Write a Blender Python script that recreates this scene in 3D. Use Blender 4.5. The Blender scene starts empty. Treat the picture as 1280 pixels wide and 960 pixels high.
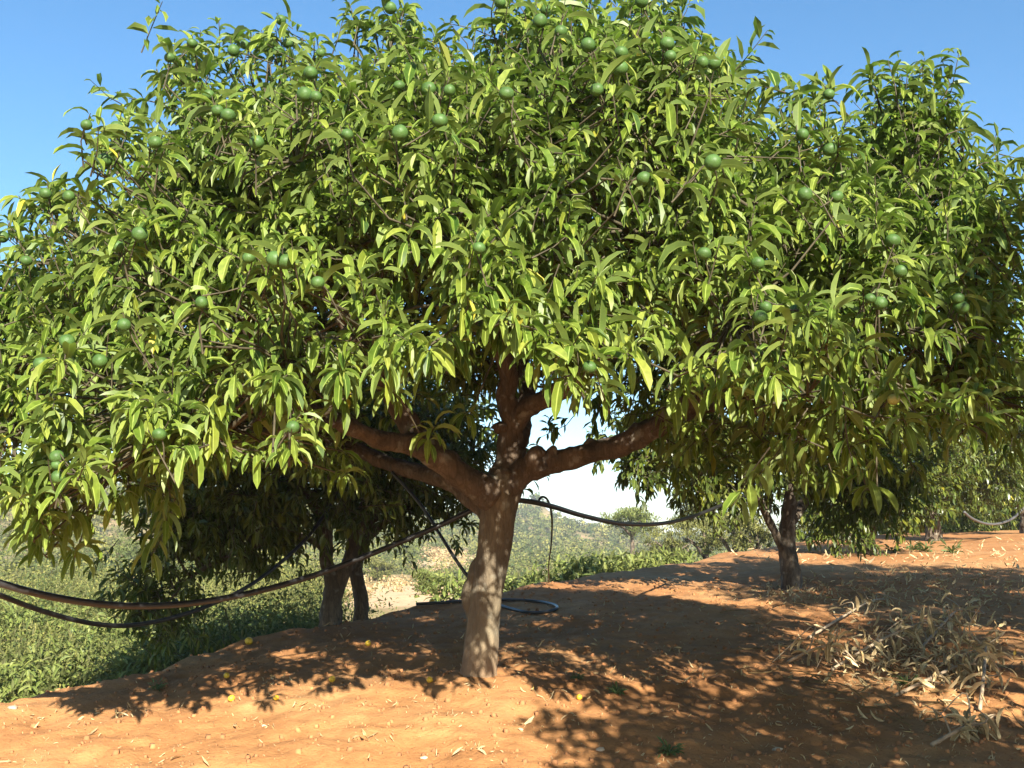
import bpy, math, random
import numpy as np
from mathutils import Vector

rng = np.random.default_rng(26)
random.seed(26)
sc = bpy.context.scene
COL = sc.collection
R = math.radians
CAM = np.array([0.0, 0.0, 1.5])
PITCH = R(9.3)
CP, SP = math.cos(PITCH), math.sin(PITCH)
SUN_AZ = R(14)      # to the right of straight behind the camera
SUN_EL = R(28)


def P(px, py, Y):
    """a pixel of the 1280 x 960 photograph at horizontal distance Y -> world point"""
    v = (px - 640) / 1280.0
    w = (480 - py) / 1280.0
    t = Y / (CP - w * SP)
    return np.array([v * t, Y, 1.5 + t * (SP + w * CP)])


def nrm(a):
    a = np.asarray(a, float)
    return a / np.maximum(np.linalg.norm(a, axis=-1, keepdims=True), 1e-9)


def sstep(a, b, x):
    t = np.clip((x - a) / (b - a), 0, 1)
    return t * t * (3 - 2 * t)


# ------------------------------------------------------------------ noise
def _hash(ix, iy, seed):
    h = (ix.astype(np.int64) * 374761393 + iy.astype(np.int64) * 668265263 + seed * 974711) & 0x7fffffff
    h = ((h ^ (h >> 13)) * 1274126177) & 0x7fffffff
    return ((h ^ (h >> 16)) & 0xffff) / 65535.0


def vnoise(x, y, seed=0):
    x = np.asarray(x, float); y = np.asarray(y, float)
    ix, iy = np.floor(x), np.floor(y)
    fx, fy = x - ix, y - iy
    fx = fx * fx * (3 - 2 * fx); fy = fy * fy * (3 - 2 * fy)
    a = _hash(ix, iy, seed); b = _hash(ix + 1, iy, seed)
    c = _hash(ix, iy + 1, seed); d = _hash(ix + 1, iy + 1, seed)
    return (a * (1 - fx) + b * fx) * (1 - fy) + (c * (1 - fx) + d * fx) * fy - 0.5


# ------------------------------------------------------------------ object helpers
def tag(o, label=None, cat=None, group=None, kind=None):
    if label: o['label'] = label
    if cat: o['category'] = cat
    if group: o['group'] = group
    if kind: o['kind'] = kind
    return o


def empty(name, loc, label, cat, group=None):
    o = bpy.data.objects.new(name, None)
    COL.objects.link(o)
    o.location = loc
    o.empty_display_size = 0.1
    return tag(o, label, cat, group)


def mesh_obj(name, V, F, mat, parent=None, smooth=True, attrs=None):
    """V (n,3) in world space, F (m,k) constant k, attrs {name: (n,) or (n,3)}"""
    V = np.asarray(V, np.float32); F = np.asarray(F, np.int32)
    off = np.array(parent.location) if parent is not None else V.mean(0) * 0
    if parent is not None and parent.parent is not None:
        off = np.array(parent.parent.location) + off
    me = bpy.data.meshes.new(name)
    k = F.shape[1]
    me.vertices.add(len(V)); me.loops.add(F.size); me.polygons.add(len(F))
    me.vertices.foreach_set('co', (V - off).astype(np.float32).ravel())
    me.loops.foreach_set('vertex_index', F.ravel())
    me.polygons.foreach_set('loop_start', np.arange(len(F), dtype=np.int32) * k)
    me.polygons.foreach_set('use_smooth', np.full(len(F), smooth))
    for an, av in (attrs or {}).items():
        av = np.asarray(av, np.float32)
        if av.ndim == 1:
            a = me.attributes.new(an, 'FLOAT', 'POINT'); a.data.foreach_set('value', av)
        else:
            a = me.attributes.new(an, 'FLOAT_VECTOR', 'POINT'); a.data.foreach_set('vector', av.ravel())
    me.update(calc_edges=True)
    me.materials.append(mat)
    o = bpy.data.objects.new(name, me)
    COL.objects.link(o)
    if parent is not None: o.parent = parent
    return o


class Geo:
    """collects quads for one mesh"""
    def __init__(s): s.V, s.F, s.A, s.n = [], [], [], 0
    def add(s, V, F, A=None):
        s.V.append(V); s.F.append(F + s.n); s.n += len(V)
        s.A.append(np.tile([.1, .5, 0.], (len(V), 1)) if A is None else A)
    def build(s, name, mat, parent=None, smooth=True):
        return mesh_obj(name, np.concatenate(s.V), np.concatenate(s.F), mat, parent, smooth,
                        {'leafdata': np.concatenate(s.A)})


def catmull(pts, n):
    pts = np.asarray(pts, float)
    if len(pts) == 2:
        t = np.linspace(0, 1, n)[:, None]
        return pts[0] * (1 - t) + pts[1] * t
    p = np.vstack([2 * pts[0] - pts[1], pts, 2 * pts[-1] - pts[-2]])
    u = np.linspace(0, len(pts) - 1, n)
    i = np.minimum(u.astype(int), len(pts) - 2); t = (u - i)[:, None]
    a, b, c, d = p[i], p[i + 1], p[i + 2], p[i + 3]
    return 0.5 * (2 * b + (c - a) * t + (2 * a - 5 * b + 4 * c - d) * t ** 2 + (3 * b - a - 3 * c + d) * t ** 3)


def tube(geo, pts, radii, n=None, sides=8, knob=0.0, seed=0, cap=True):
    pts = np.asarray(pts, float)
    n = n or max(4, len(pts) * 4)
    C = catmull(pts, n)
    rad = np.interp(np.linspace(0, 1, n), np.linspace(0, 1, len(radii)), radii)
    T = nrm(np.gradient(C, axis=0))
    ref = np.array([0, 0, 1.0]) if abs(T[0, 2]) < 0.8 else np.array([1.0, 0, 0])
    Nn = np.zeros_like(C)
    cur = ref
    for i in range(n):
        cur = cur - T[i] * np.dot(cur, T[i]); cur = cur / max(np.linalg.norm(cur), 1e-9); Nn[i] = cur
    B = np.cross(T, Nn)
    a = np.linspace(0, 2 * math.pi, sides, endpoint=False)
    ca, sa = np.cos(a)[None, :, None], np.sin(a)[None, :, None]
    rr = np.repeat(rad[:, None], sides, 1)
    if knob:
        s_al = np.cumsum(np.r_[0, np.linalg.norm(np.diff(C, axis=0), axis=1)]) / max(rad.mean(), 1e-4)
        gx = np.cos(a)[None, :] * 1.3 + s_al[:, None] * 0.55
        gy = np.sin(a)[None, :] * 1.3 + s_al[:, None] * 0.3
        rr = rr * (1 + knob * (vnoise(gx + seed * 7.1, gy, 3) * 1.5 + vnoise(gx * 2.7, gy * 2.7 + seed, 4) * .8))
    V = C[:, None, :] + rr[:, :, None] * (ca * Nn[:, None, :] + sa * B[:, None, :])
    V = V.reshape(-1, 3)
    i = np.arange(n - 1)[:, None] * sides; j = np.arange(sides)[None, :]; j2 = (j + 1) % sides
    F = np.stack([i + j, i + j2, i + sides + j2, i + sides + j], -1).reshape(-1, 4)
    if cap:
        base = len(V)
        V = np.vstack([V, C[0] - T[0] * rad[0] * .15, C[-1] + T[-1] * rad[-1] * .35])
        e = (n - 1) * sides
        f1 = [[base, (k + 1) % sides, k, base] for k in range(sides)]
        # caps as degenerate-free quads: pair the sides two by two
        f1 = [[base, (k + 2) % sides, (k + 1) % sides, k] for k in range(0, sides, 2)]
        f2 = [[base + 1, e + k, e + (k + 1) % sides, e + (k + 2) % sides] for k in range(0, sides, 2)]
        F = np.vstack([F, f1, f2])
    geo.add(V, F)
    return C


def leaves(geo, base, d0, L, W, curl, fold, K=6, roll=None, tone=None, yellow=None, wave=0.0):
    """vectorised folded, drooping lanceolate leaves; four columns so the midrib stays a crease"""
    N = len(base)
    if N == 0: return
    base = np.asarray(base, float); d = nrm(d0)
    up = np.array([0, 0, 1.0])
    side = np.cross(d, up)
    bad = np.linalg.norm(side, axis=1) < .05
    side[bad] = np.array([1.0, 0, 0])
    side = nrm(side)
    if roll is None: roll = rng.normal(0, .45, N)
    nor = np.cross(side, d)
    side = side * np.cos(roll)[:, None] + nor * np.sin(roll)[:, None]
    prof = np.array([.06, .55, .92, 1.0, .72, .04]) if K == 6 else (
        np.array([.06, .85, .95, .04]) if K == 4 else np.array([.1, 1.0, .05]))
    ts = np.array([0, .12, .32, .55, .8, 1.0]) if K == 6 else (np.array([0, .28, .65, 1.0]) if K == 4 else np.array([0, .45, 1.0]))
    V = np.zeros((N, K, 4, 3)); A = np.zeros((N, K, 4, 3))
    p = base.copy(); down = np.array([0, 0, -1.0])
    for k in range(K):
        if k:
            dt = ts[k] - ts[k - 1]
            d = nrm(d + down * (curl * dt)[:, None])
            p = p + d * (L * dt)[:, None]
        s = side - d * np.sum(side * d, 1, keepdims=True); s = nrm(s)
        nn = np.cross(s, d)
        fl = fold * (1 + wave * np.sin(k * 2.1 + L * 300))
        w = (W * .5 * prof[k])
        cx = (w * np.cos(fl))[:, None]; sx = (w * np.sin(fl))[:, None]
        V[:, k, 0] = p - s * cx + nn * sx
        V[:, k, 1] = p; V[:, k, 2] = p
        V[:, k, 3] = p + s * cx + nn * sx
    A[..., 0] = (rng.random(N) if tone is None else tone)[:, None, None]
    A[:, :, 0, 1] = 1; A[:, :, 3, 1] = 1
    A[..., 2] = (np.zeros(N) if yellow is None else yellow)[:, None, None]
    k = np.arange(K - 1) * 4
    f = np.concatenate([np.stack([k, k + 1, k + 5, k + 4], -1), np.stack([k + 2, k + 3, k + 7, k + 6], -1)])
    F = (np.arange(N) * K * 4)[:, None, None] + f[None]
    geo.add(V.reshape(-1, 3), F.reshape(-1, 4), A.reshape(-1, 3))


# ------------------------------------------------------------------ materials
def new_mat(name):
    m = bpy.data.materials.new(name); m.use_nodes = True
    nt = m.node_tree; nt.nodes.clear()
    out = nt.nodes.new('ShaderNodeOutputMaterial')
    return m, nt, out


def N(nt, kind, **kw):
    n = nt.nodes.new('ShaderNode' + kind)
    for k, v in kw.items():
        if k in n.inputs: n.inputs[k].default_value = v
        else: setattr(n, k, v)
    return n


def ramp(nt, stops, fac=None):
    r = nt.nodes.new('ShaderNodeValToRGB')
    while len(r.color_ramp.elements) < len(stops): r.color_ramp.elements.new(.5)
    for e, (p, c) in zip(r.color_ramp.elements, stops):
        e.position = p; e.color = (*c, 1)
    if fac is not None: nt.links.new(fac, r.inputs[0])
    return r


def mix(nt, a, b, fac, mode='MIX'):
    m = nt.nodes.new('ShaderNodeMix'); m.data_type = 'RGBA'; m.blend_type = mode
    for s, v in ((m.inputs[0], fac), (m.inputs[6], a), (m.inputs[7], b)):
        if hasattr(v, 'is_linked'): nt.links.new(v, s)
        elif isinstance(v, (int, float)): s.default_value = v
        else: s.default_value = (*v, 1)
    return m.outputs[2]


def leaf_mat(name, dark, mid, light, under, rough=.36, trans=.28, tcol=(.2, .3, .03), yellow=(.42, .36, .04)):
    m, nt, out = new_mat(name)
    at = N(nt, 'Attribute', attribute_name='leafdata')
    sep = N(nt, 'SeparateXYZ'); nt.links.new(at.outputs['Vector'], sep.inputs[0])
    r = ramp(nt, [(0, dark), (.5, mid), (1, light)], sep.outputs[0])
    tc = N(nt, 'TexCoord')
    no = N(nt, 'TexNoise', Scale=55.0, Detail=3.0); nt.links.new(tc.outputs['Object'], no.inputs['Vector'])
    blot = ramp(nt, [(.35, (.72, .74, .7)), (.65, (1.15, 1.13, 1.0))], no.outputs[0])
    c = mix(nt, r.outputs[0], blot.outputs[0], 1.0, 'MULTIPLY')
    mr = ramp(nt, [(0.0, (1, 1, 1)), (.12, (.15, .15, .15)), (.2, (0, 0, 0)), (.9, (0, 0, 0)), (1, (.45, .45, .45))], sep.outputs[1])
    c = mix(nt, c, tuple(min(1, x * 1.7 + .02) for x in light), mr.outputs[0])
    c = mix(nt, c, yellow, sep.outputs[2])
    ge = N(nt, 'NewGeometry')
    und = mix(nt, c, under, .6)
    c2 = mix(nt, c, und, ge.outputs['Backfacing'])
    b = N(nt, 'BsdfPrincipled', Roughness=rough)
    b.inputs['Specular IOR Level'].default_value = .32
    nt.links.new(c2, b.inputs['Base Color'])
    t = N(nt, 'BsdfTranslucent')
    tcn = mix(nt, c, tcol, .6)
    nt.links.new(tcn, t.inputs[0])
    ms = N(nt, 'MixShader'); ms.inputs[0].default_value = trans
    nt.links.new(b.outputs[0], ms.inputs[1]); nt.links.new(t.outputs[0], ms.inputs[2])
    nt.links.new(ms.outputs[0], out.inputs[0])
    return m


def bark_mat(name, a, b, c, scale=9.0, lime=None):
    m, nt, out = new_mat(name)
    tc = N(nt, 'TexCoord')
    mp = N(nt, 'Mapping'); mp.inputs['Scale'].default_value = (1, 1, .35)
    nt.links.new(tc.outputs['Object'], mp.inputs[0])
    n1 = N(nt, 'TexNoise', Scale=scale, Detail=7.0, Roughness=.65); nt.links.new(mp.outputs[0], n1.inputs['Vector'])
    n2 = N(nt, 'TexNoise', Scale=scale * 7, Detail=6.0, Roughness=.7); nt.links.new(mp.outputs[0], n2.inputs['Vector'])
    r = ramp(nt, [(.3, a), (.5, b), (.7, c)], n1.outputs[0])
    f = ramp(nt, [(.3, (.62, .6, .58)), (.7, (1.2, 1.2, 1.18))], n2.outputs[0])
    col = mix(nt, r.outputs[0], f.outputs[0], 1.0, 'MULTIPLY')
    mc = N(nt, 'Mapping'); mc.inputs['Scale'].default_value = (1, 1, .16); nt.links.new(tc.outputs['Object'], mc.inputs[0])
    cr = N(nt, 'TexVoronoi', feature='DISTANCE_TO_EDGE', Scale=38.0); nt.links.new(mc.outputs[0], cr.inputs['Vector'])
    crr = ramp(nt, [(0, (.45, .42, .4)), (.09, (1, 1, 1))], cr.outputs['Distance'])
    col = mix(nt, col, crr.outputs[0], .6, 'MULTIPLY')
    n3 = N(nt, 'TexNoise', Scale=14.0, Detail=4.0); nt.links.new(tc.outputs['Object'], n3.inputs['Vector'])
    li = ramp(nt, [(.58, (0, 0, 0)), (.68, (.55, .55, .55))], n3.outputs[0])
    col = mix(nt, col, (.26, .25, .2), li.outputs[0])
    if lime:
        sp = N(nt, 'SeparateXYZ'); nt.links.new(tc.outputs['Object'], sp.inputs[0])
        ma = N(nt, 'MapRange'); nt.links.new(sp.outputs[2], ma.inputs[0])
        ma.inputs[1].default_value = .0; ma.inputs[2].default_value = .85; ma.inputs[3].default_value = .8; ma.inputs[4].default_value = .0
        mm = N(nt, 'Math', operation='MULTIPLY'); nt.links.new(ma.outputs[0], mm.inputs[0])
        fr = ramp(nt, [(.35, (.35, .35, .35)), (.6, (1, 1, 1))], n1.outputs[0]); nt.links.new(fr.outputs[0], mm.inputs[1])
        col = mix(nt, col, lime, mm.outputs[0])
        # soil dust splashed on the foot of the trunk
        md = N(nt, 'MapRange'); nt.links.new(sp.outputs[2], md.inputs[0])
        md.inputs[1].default_value = .0; md.inputs[2].default_value = .16; md.inputs[3].default_value = .5; md.inputs[4].default_value = 0
        col = mix(nt, col, (.27, .15, .075), md.outputs[0])
    p = N(nt, 'BsdfPrincipled', Roughness=.85); nt.links.new(col, p.inputs['Base Color'])
    bu = N(nt, 'Bump', Strength=.9, Distance=.014); nt.links.new(n2.outputs[0], bu.inputs['Height'])
    b2 = N(nt, 'Bump', Strength=.5, Distance=.03); nt.links.new(n1.outputs[0], b2.inputs['Height']); nt.links.new(bu.outputs[0], b2.inputs['Normal'])
    nt.links.new(b2.outputs[0], p.inputs['Normal']); nt.links.new(p.outputs[0], out.inputs[0])
    return m


def plain_mat(name, col, rough=.6, vary=.25, scale=20.0, bump=.0, spec=.5, col2=None):
    m, nt, out = new_mat(name)
    tc = N(nt, 'TexCoord')
    n1 = N(nt, 'TexNoise', Scale=scale, Detail=5.0); nt.links.new(tc.outputs['Object'], n1.inputs['Vector'])
    c2 = col2 or tuple(x * (1 + vary) for x in col)
    r = ramp(nt, [(.35, tuple(x * (1 - vary) for x in col)), (.65, c2)], n1.outputs[0])
    p = N(nt, 'BsdfPrincipled', Roughness=rough); p.inputs['Specular IOR Level'].default_value = spec
    nt.links.new(r.outputs[0], p.inputs['Base Color'])
    if bump:
        n2 = N(nt, 'TexNoise', Scale=scale * 6, Detail=3.0); nt.links.new(tc.outputs['Object'], n2.inputs['Vector'])
        bu = N(nt, 'Bump', Strength=bump, Distance=.004); nt.links.new(n2.outputs[0], bu.inputs['Height'])
        nt.links.new(bu.outputs[0], p.inputs['Normal'])
    nt.links.new(p.outputs[0], out.inputs[0])
    return m


M = {}
M['leaf'] = leaf_mat('orange_leaf', (.036, .08, .011), (.108, .17, .021), (.2, .255, .05), (.135, .195, .055), rough=.45, trans=.33, tcol=(.15, .3, .03))
M['leaf_shaded'] = leaf_mat('shaded_orchard_leaf', (.018, .038, .007), (.042, .068, .011), (.1, .13, .022), (.09, .12, .035), trans=.18)  # darker twin of orange_leaf: the row's shade is put into the colour
M['leaf_shrub'] = leaf_mat('shrub_leaf', (.05, .08, .018), (.105, .14, .03), (.19, .21, .055), (.15, .16, .07), rough=.55, trans=.2)
M['leaf_scrub'] = leaf_mat('scrub_leaf', (.05, .068, .016), (.12, .13, .032), (.2, .19, .055), (.14, .14, .07), rough=.8, trans=.12)
M['leaf_pine'] = leaf_mat('pine_needles', (.03, .05, .012), (.065, .085, .02), (.12, .13, .03), (.09, .1, .03), rough=.7, trans=.1)
M['dry'] = leaf_mat('dry_leaf', (.17, .105, .045), (.34, .235, .115), (.6, .49, .3), (.42, .33, .19), rough=.7, trans=.15, tcol=(.5, .35, .12), yellow=(.5, .36, .05))
M['bark'] = bark_mat('orange_bark', (.055, .04, .026), (.11, .08, .05), (.2, .155, .1), lime=(.23, .195, .125))
M['bark_limb'] = bark_mat('limb_bark', (.048, .034, .023), (.098, .069, .045), (.17, .126, .088))
M['bark_far'] = bark_mat('orchard_bark', (.05, .038, .026), (.1, .075, .05), (.19, .15, .1))
M['twig'] = plain_mat('twig_bark', (.055, .045, .022), .8, .3, 30)
M['dead_twig'] = plain_mat('dead_wood', (.34, .26, .17), .8, .3, 30)
M['fruit'] = plain_mat('green_rind', (.05, .1, .024), .5, .25, 30, bump=.25, spec=.25)
M['fruit_pale'] = plain_mat('ripening_rind', (.26, .28, .08), .45, .15, 20, bump=.5)
M['fruit_fallen'] = plain_mat('yellow_rind', (.62, .4, .03), .45, .2, 25, bump=.5)
M['pipe'] = plain_mat('black_pipe', (.016, .016, .017), .42, .3, 40, spec=.6)
M['pipe_grey'] = plain_mat('weathered_pipe', (.07, .068, .066), .45, .2, 40, spec=.5)
M['stone'] = plain_mat('pale_stone', (.42, .33, .23), .85, .2, 30, bump=.8)
M['weed'] = leaf_mat('weed_leaf', (.05, .09, .03), (.08, .13, .04), (.12, .17, .06), (.12, .15, .08), rough=.6)

# ------------------------------------------------------------------ terrain
def rbf(ctrl, k):
    X = np.array([[c[0], c[1]] for c in ctrl]); Z = np.array([c[2] for c in ctrl])
    n = len(X)
    D = np.linalg.norm(X[:, None] - X[None], axis=2)
    A = np.zeros((n + 3, n + 3)); A[:n, :n] = k(D); A[:n, n] = 1; A[:n, n + 1:] = X; A[n, :n] = 1; A[n + 1:, :n] = X.T
    w = np.linalg.solve(A, np.r_[Z, 0, 0, 0])
    def f(x, y):
        x = np.asarray(x, float); y = np.asarray(y, float)
        z = w[n] + w[n + 1] * x + w[n + 2] * y
        for i in range(n): z = z + w[i] * k(np.hypot(x - X[i, 0], y - X[i, 1]))
        return z
    return f


CREST = [(0, 868, 4.2), (100, 852, 4.6), (200, 832, 5.2), (300, 805, 6.0), (400, 779, 6.8), (520, 754, 7.8), (640, 739, 8.5),
         (760, 717, 10), (900, 692, 13), (1000, 680, 17), (1100, 669, 20), (1280, 663, 26)]
crestW = [P(*c) for c in CREST]
tc_ctrl = crestW + [P(0, 960, 3.5), P(320, 960, 3.52), P(640, 960, 3.55), P(960, 960, 3.58), P(1280, 960, 3.6), P(600, 853, 4.5), P(1280, 850, 4.7),
                    P(985, 737, 8.5), P(1280, 745, 7.6), P(1086, 692, 13), P(1166, 674, 17),
                    (0, 0, .02), (-3, 0, .05), (4, 0, .12), (6, 4, .95), (0, -6, -.8), (9, 9, 1.4), (20, 16, 2.0), (-4, 3, .8), (40, 30, 3.0), (8, -5, -.2)]
terrace = rbf(tc_ctrl, lambda r: r)
EDGE = np.array([(-40, -30), (-9, -6), (-4.6, 1.0), (-2.9, 3.3)] + [(c[0], c[1]) for c in crestW] + [(22, 34), (45, 48), (120, 80)])

v_ctrl = [P(-100, 860, 8.0), P(0, 838, 9), P(100, 826, 9.5), P(0, 790, 14), P(0, 745, 30), P(100, 700, 60), P(130, 650, 110), P(100, 612, 170), P(250, 612, 200),
          P(200, 800, 11), P(300, 775, 14), P(250, 720, 50), P(250, 670, 110), P(480, 750, 40), P(560, 722, 75), P(560, 690, 120),
          P(400, 640, 200), P(500, 640, 240), P(560, 650, 260), P(610, 668, 270), P(668, 626, 270), P(640, 640, 268), P(695, 652, 268), P(730, 674, 275), P(790, 692, 290), P(850, 694, 300), P(1000, 690, 320),
          P(680, 700, 130), P(800, 708, 140), P(900, 700, 180), P(1100, 690, 200), P(1280, 680, 220),
          P(520, 775, 12), P(640, 765, 13), P(800, 745, 18), P(900, 712, 24), P(1000, 700, 28), P(1280, 680, 36),
          P(640, 745, 45), P(-400, 620, 200), P(-400, 700, 60), P(-600, 860, 12), P(1700, 670, 220),
          (0, 420, -6), (-300, 500, -8), (300, 500, -8), (0, 900, -14), (-900, 600, -14), (900, 600, -14), (0, 2500, -16), (-2500, 1000, -16), (2500, 1000, -16),
          (-60, -40, -3), (60, 70, 2.5), (200, 100, 3), (-300, 0, -5), (300, -50, -3), (-1500, -800, -16), (1500, -800, -16), (0, -1500, -16), (0, -60, -4)]
valley = rbf(v_ctrl, lambda r: r)


def edge_dist(x, y):
    """distance beyond the terrace edge (positive = over the edge)"""
    x = np.asarray(x, float); y = np.asarray(y, float)
    best = np.full(x.shape, 1e9); sgn = np.zeros(x.shape)
    for a, b in zip(EDGE[:-1], EDGE[1:]):
        dx, dy = b - a
        t = np.clip(((x - a[0]) * dx + (y - a[1]) * dy) / (dx * dx + dy * dy), 0, 1)
        ex, ey = x - a[0] - t * dx, y - a[1] - t * dy
        d = np.hypot(ex, ey); s = np.sign(dx * ey - dy * ex)
        m = d < best - 1e-7
        best = np.where(m, d, best); sgn = np.where(m, s, sgn)
    return best * sgn


def ground_z(x, y, fine=True):
    x = np.asarray(x, float); y = np.asarray(y, float)
    d = edge_dist(x, y) + vnoise(x * .9, y * .9, 5) * .35 * sstep(0, 3, np.hypot(x, y))
    zt = terrace(x, y)
    zv = valley(x, y)
    far = np.hypot(x, y)
    zv = zv + vnoise(x / 30, y / 30, 8) * np.clip(far / 60, 0, 2.2) * .9 + vnoise(x / 7, y / 7, 9) * .5 * np.clip(far / 30, 0, 1)
    w = sstep(0.15, 4.5, d)
    z = np.where(d > 0, (zt - .42 * np.clip(d, 0, 6)) * (1 - w) + zv * w, zt)
    if fine:
        near = 1 - sstep(9, 22, far)
        z = z + .035 * np.exp(-((x + .14) ** 2 + (y - 4.5) ** 2) / .05)
        z = z + near * (vnoise(x * 1.1, y * 1.1, 11) * .05 + vnoise(x * 3.3, y * 3.3, 12) * .028 + vnoise(x * 7 + y * 5.6, y * 7 - x * 5.6, 13) * .02 + vnoise(x * 12.6 - y * 17, y * 12.6 + x * 17, 14) * .013 + vnoise(x * 30 + y * 21, y * 30 - x * 21, 17) * .006)
        z = z + (1 - near) * (vnoise(x * .6, y * .6, 15) * .12)
    return z


def gz(x, y): return float(ground_z(np.array([x]), np.array([y]))[0])


def on_ground(px, py, Y0=2.5, Y1=60.0):
    """where the sight line through a pixel meets the ground"""
    Ys = np.linspace(Y0, Y1, 6000) if Y1 > 30 else np.linspace(Y0, Y1, 2500)
    w = (480 - py) / 1280; v = (px - 640) / 1280
    t = Ys / (CP - w * SP)
    zz = 1.5 + t * (SP + w * CP)
    g = ground_z(v * t, Ys)
    i = np.argmax(zz < g)
    if not (zz < g).any(): i = np.argmin(zz - g)
    return np.array([v * t[i], Ys[i], g[i]])


def axis_lines(lo, hi, step, far_lo, far_hi, g_lo, g_hi):
    mid = list(np.arange(lo, hi + 1e-6, step))
    s = step; p = hi; a = []
    while p < far_hi: s *= g_hi; p += s; a.append(p)
    s = step; p = lo; b = []
    while p > far_lo: s *= g_lo; p -= s; b.append(p)
    return np.array(b[::-1] + mid + a)


gx = axis_lines(-2.6, 3.6, .022, -1400, 1400, 1.05, 1.05); gy = axis_lines(3.0, 7.5, .022, -700, 1500, 1.12, 1.03)
GX, GY = np.meshgrid(gx, gy)
GZ = ground_z(GX, GY)
ed = edge_dist(GX, GY)
soil = 1 - sstep(.2, 1.6, ed + vnoise(GX * 1.3, GY * 1.3, 21) * 1.4)
# bare patches and dry grass on the valley side
def spot(px, py, Y, r):
    c = on_ground(px, py, max(5, Y * .5), Y * 1.6) if Y < 60 else P(px, py, Y)
    return np.clip(1.3 - np.hypot(GX - c[0], (GY - c[1]) * .5) / r + vnoise(GX * 2 / r, GY * 2 / r, 22) * .8, 0, 1)
drygrass = np.clip(spot(490, 748, 42, 4.0) + spot(440, 745, 40, 3.0) + spot(170, 735, 24, 2.0) + spot(560, 700, 95, 5) * .9 + spot(720, 655, 255, 8) * .8 + spot(590, 680, 150, 7) * .8, 0, 1)


def mesh_z(x, y):
    """height of the ground mesh itself (between its vertices)"""
    i = np.clip(np.searchsorted(gx, x) - 1, 0, len(gx) - 2); j = np.clip(np.searchsorted(gy, y) - 1, 0, len(gy) - 2)
    u = (x - gx[i]) / (gx[i + 1] - gx[i]); v = (y - gy[j]) / (gy[j + 1] - gy[j])
    return (GZ[j, i] * (1 - u) + GZ[j, i + 1] * u) * (1 - v) + (GZ[j + 1, i] * (1 - u) + GZ[j + 1, i + 1] * u) * v


n, mth = GX.shape[1], GX.shape[0]
idx = np.arange(n * mth).reshape(mth, n)
F = np.stack([idx[:-1, :-1], idx[:-1, 1:], idx[1:, 1:], idx[1:, :-1]], -1).reshape(-1, 4)


def ground_mat():
    m, nt, out = new_mat('orchard_soil')
    at = N(nt, 'Attribute', attribute_name='cover')
    sep = N(nt, 'SeparateXYZ'); nt.links.new(at.outputs['Vector'], sep.inputs[0])
    tc = N(nt, 'TexCoord')
    def noise(s, d=6.0, r=.6):
        x = N(nt, 'TexNoise', Scale=s, Detail=d, Roughness=r); nt.links.new(tc.outputs['Object'], x.inputs['Vector']); return x.outputs[0]
    a, b, c = noise(.9), noise(7.0), noise(60.0, 5.0, .7)
    so = ramp(nt, [(.25, (.27, .12, .044)), (.5, (.355, .174, .068)), (.75, (.42, .245, .112))], a)
    s2 = ramp(nt, [(.3, (.78, .76, .74)), (.7, (1.16, 1.15, 1.15))], b)
    s3 = ramp(nt, [(.28, (.6, .58, .55)), (.45, (1, 1, 1)), (.62, (1, 1, 1)), (.75, (1.35, 1.38, 1.4))], c)
    col = mix(nt, mix(nt, so.outputs[0], s2.outputs[0], 1.0, 'MULTIPLY'), s3.outputs[0], 1.0, 'MULTIPLY')
    v = N(nt, 'TexNoise', Scale=.35, Detail=8.0, Roughness=.7); nt.links.new(tc.outputs['Object'], v.inputs['Vector'])
    gr = ramp(nt, [(.3, (.1, .095, .035)), (.5, (.2, .165, .075)), (.66, (.36, .22, .12))], v.outputs[0])
    dg = ramp(nt, [(.3, (.42, .27, .15)), (.7, (.55, .4, .24))], b)
    g2 = mix(nt, gr.outputs[0], dg.outputs[0], sep.outputs[1])
    col = mix(nt, g2, col, sep.outputs[0])
    p = N(nt, 'BsdfPrincipled', Roughness=.95); p.inputs['Specular IOR Level'].default_value = .15
    nt.links.new(col, p.inputs['Base Color'])
    b1 = N(nt, 'Bump', Strength=.55, Distance=.012); nt.links.new(c, b1.inputs['Height'])
    b2 = N(nt, 'Bump', Strength=.28, Distance=.05); nt.links.new(b, b2.inputs['Height']); nt.links.new(b1.outputs[0], b2.inputs['Normal'])
    nt.links.new(b2.outputs[0], p.inputs['Normal']); nt.links.new(p.outputs[0], out.inputs[0])
    return m


cover = np.stack([soil, drygrass, soil * 0], -1).reshape(-1, 3)
g = mesh_obj('ground', np.stack([GX, GY, GZ], -1).reshape(-1, 3), F, ground_mat(), attrs={'cover': cover})
tag(g, kind='structure')

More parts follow.
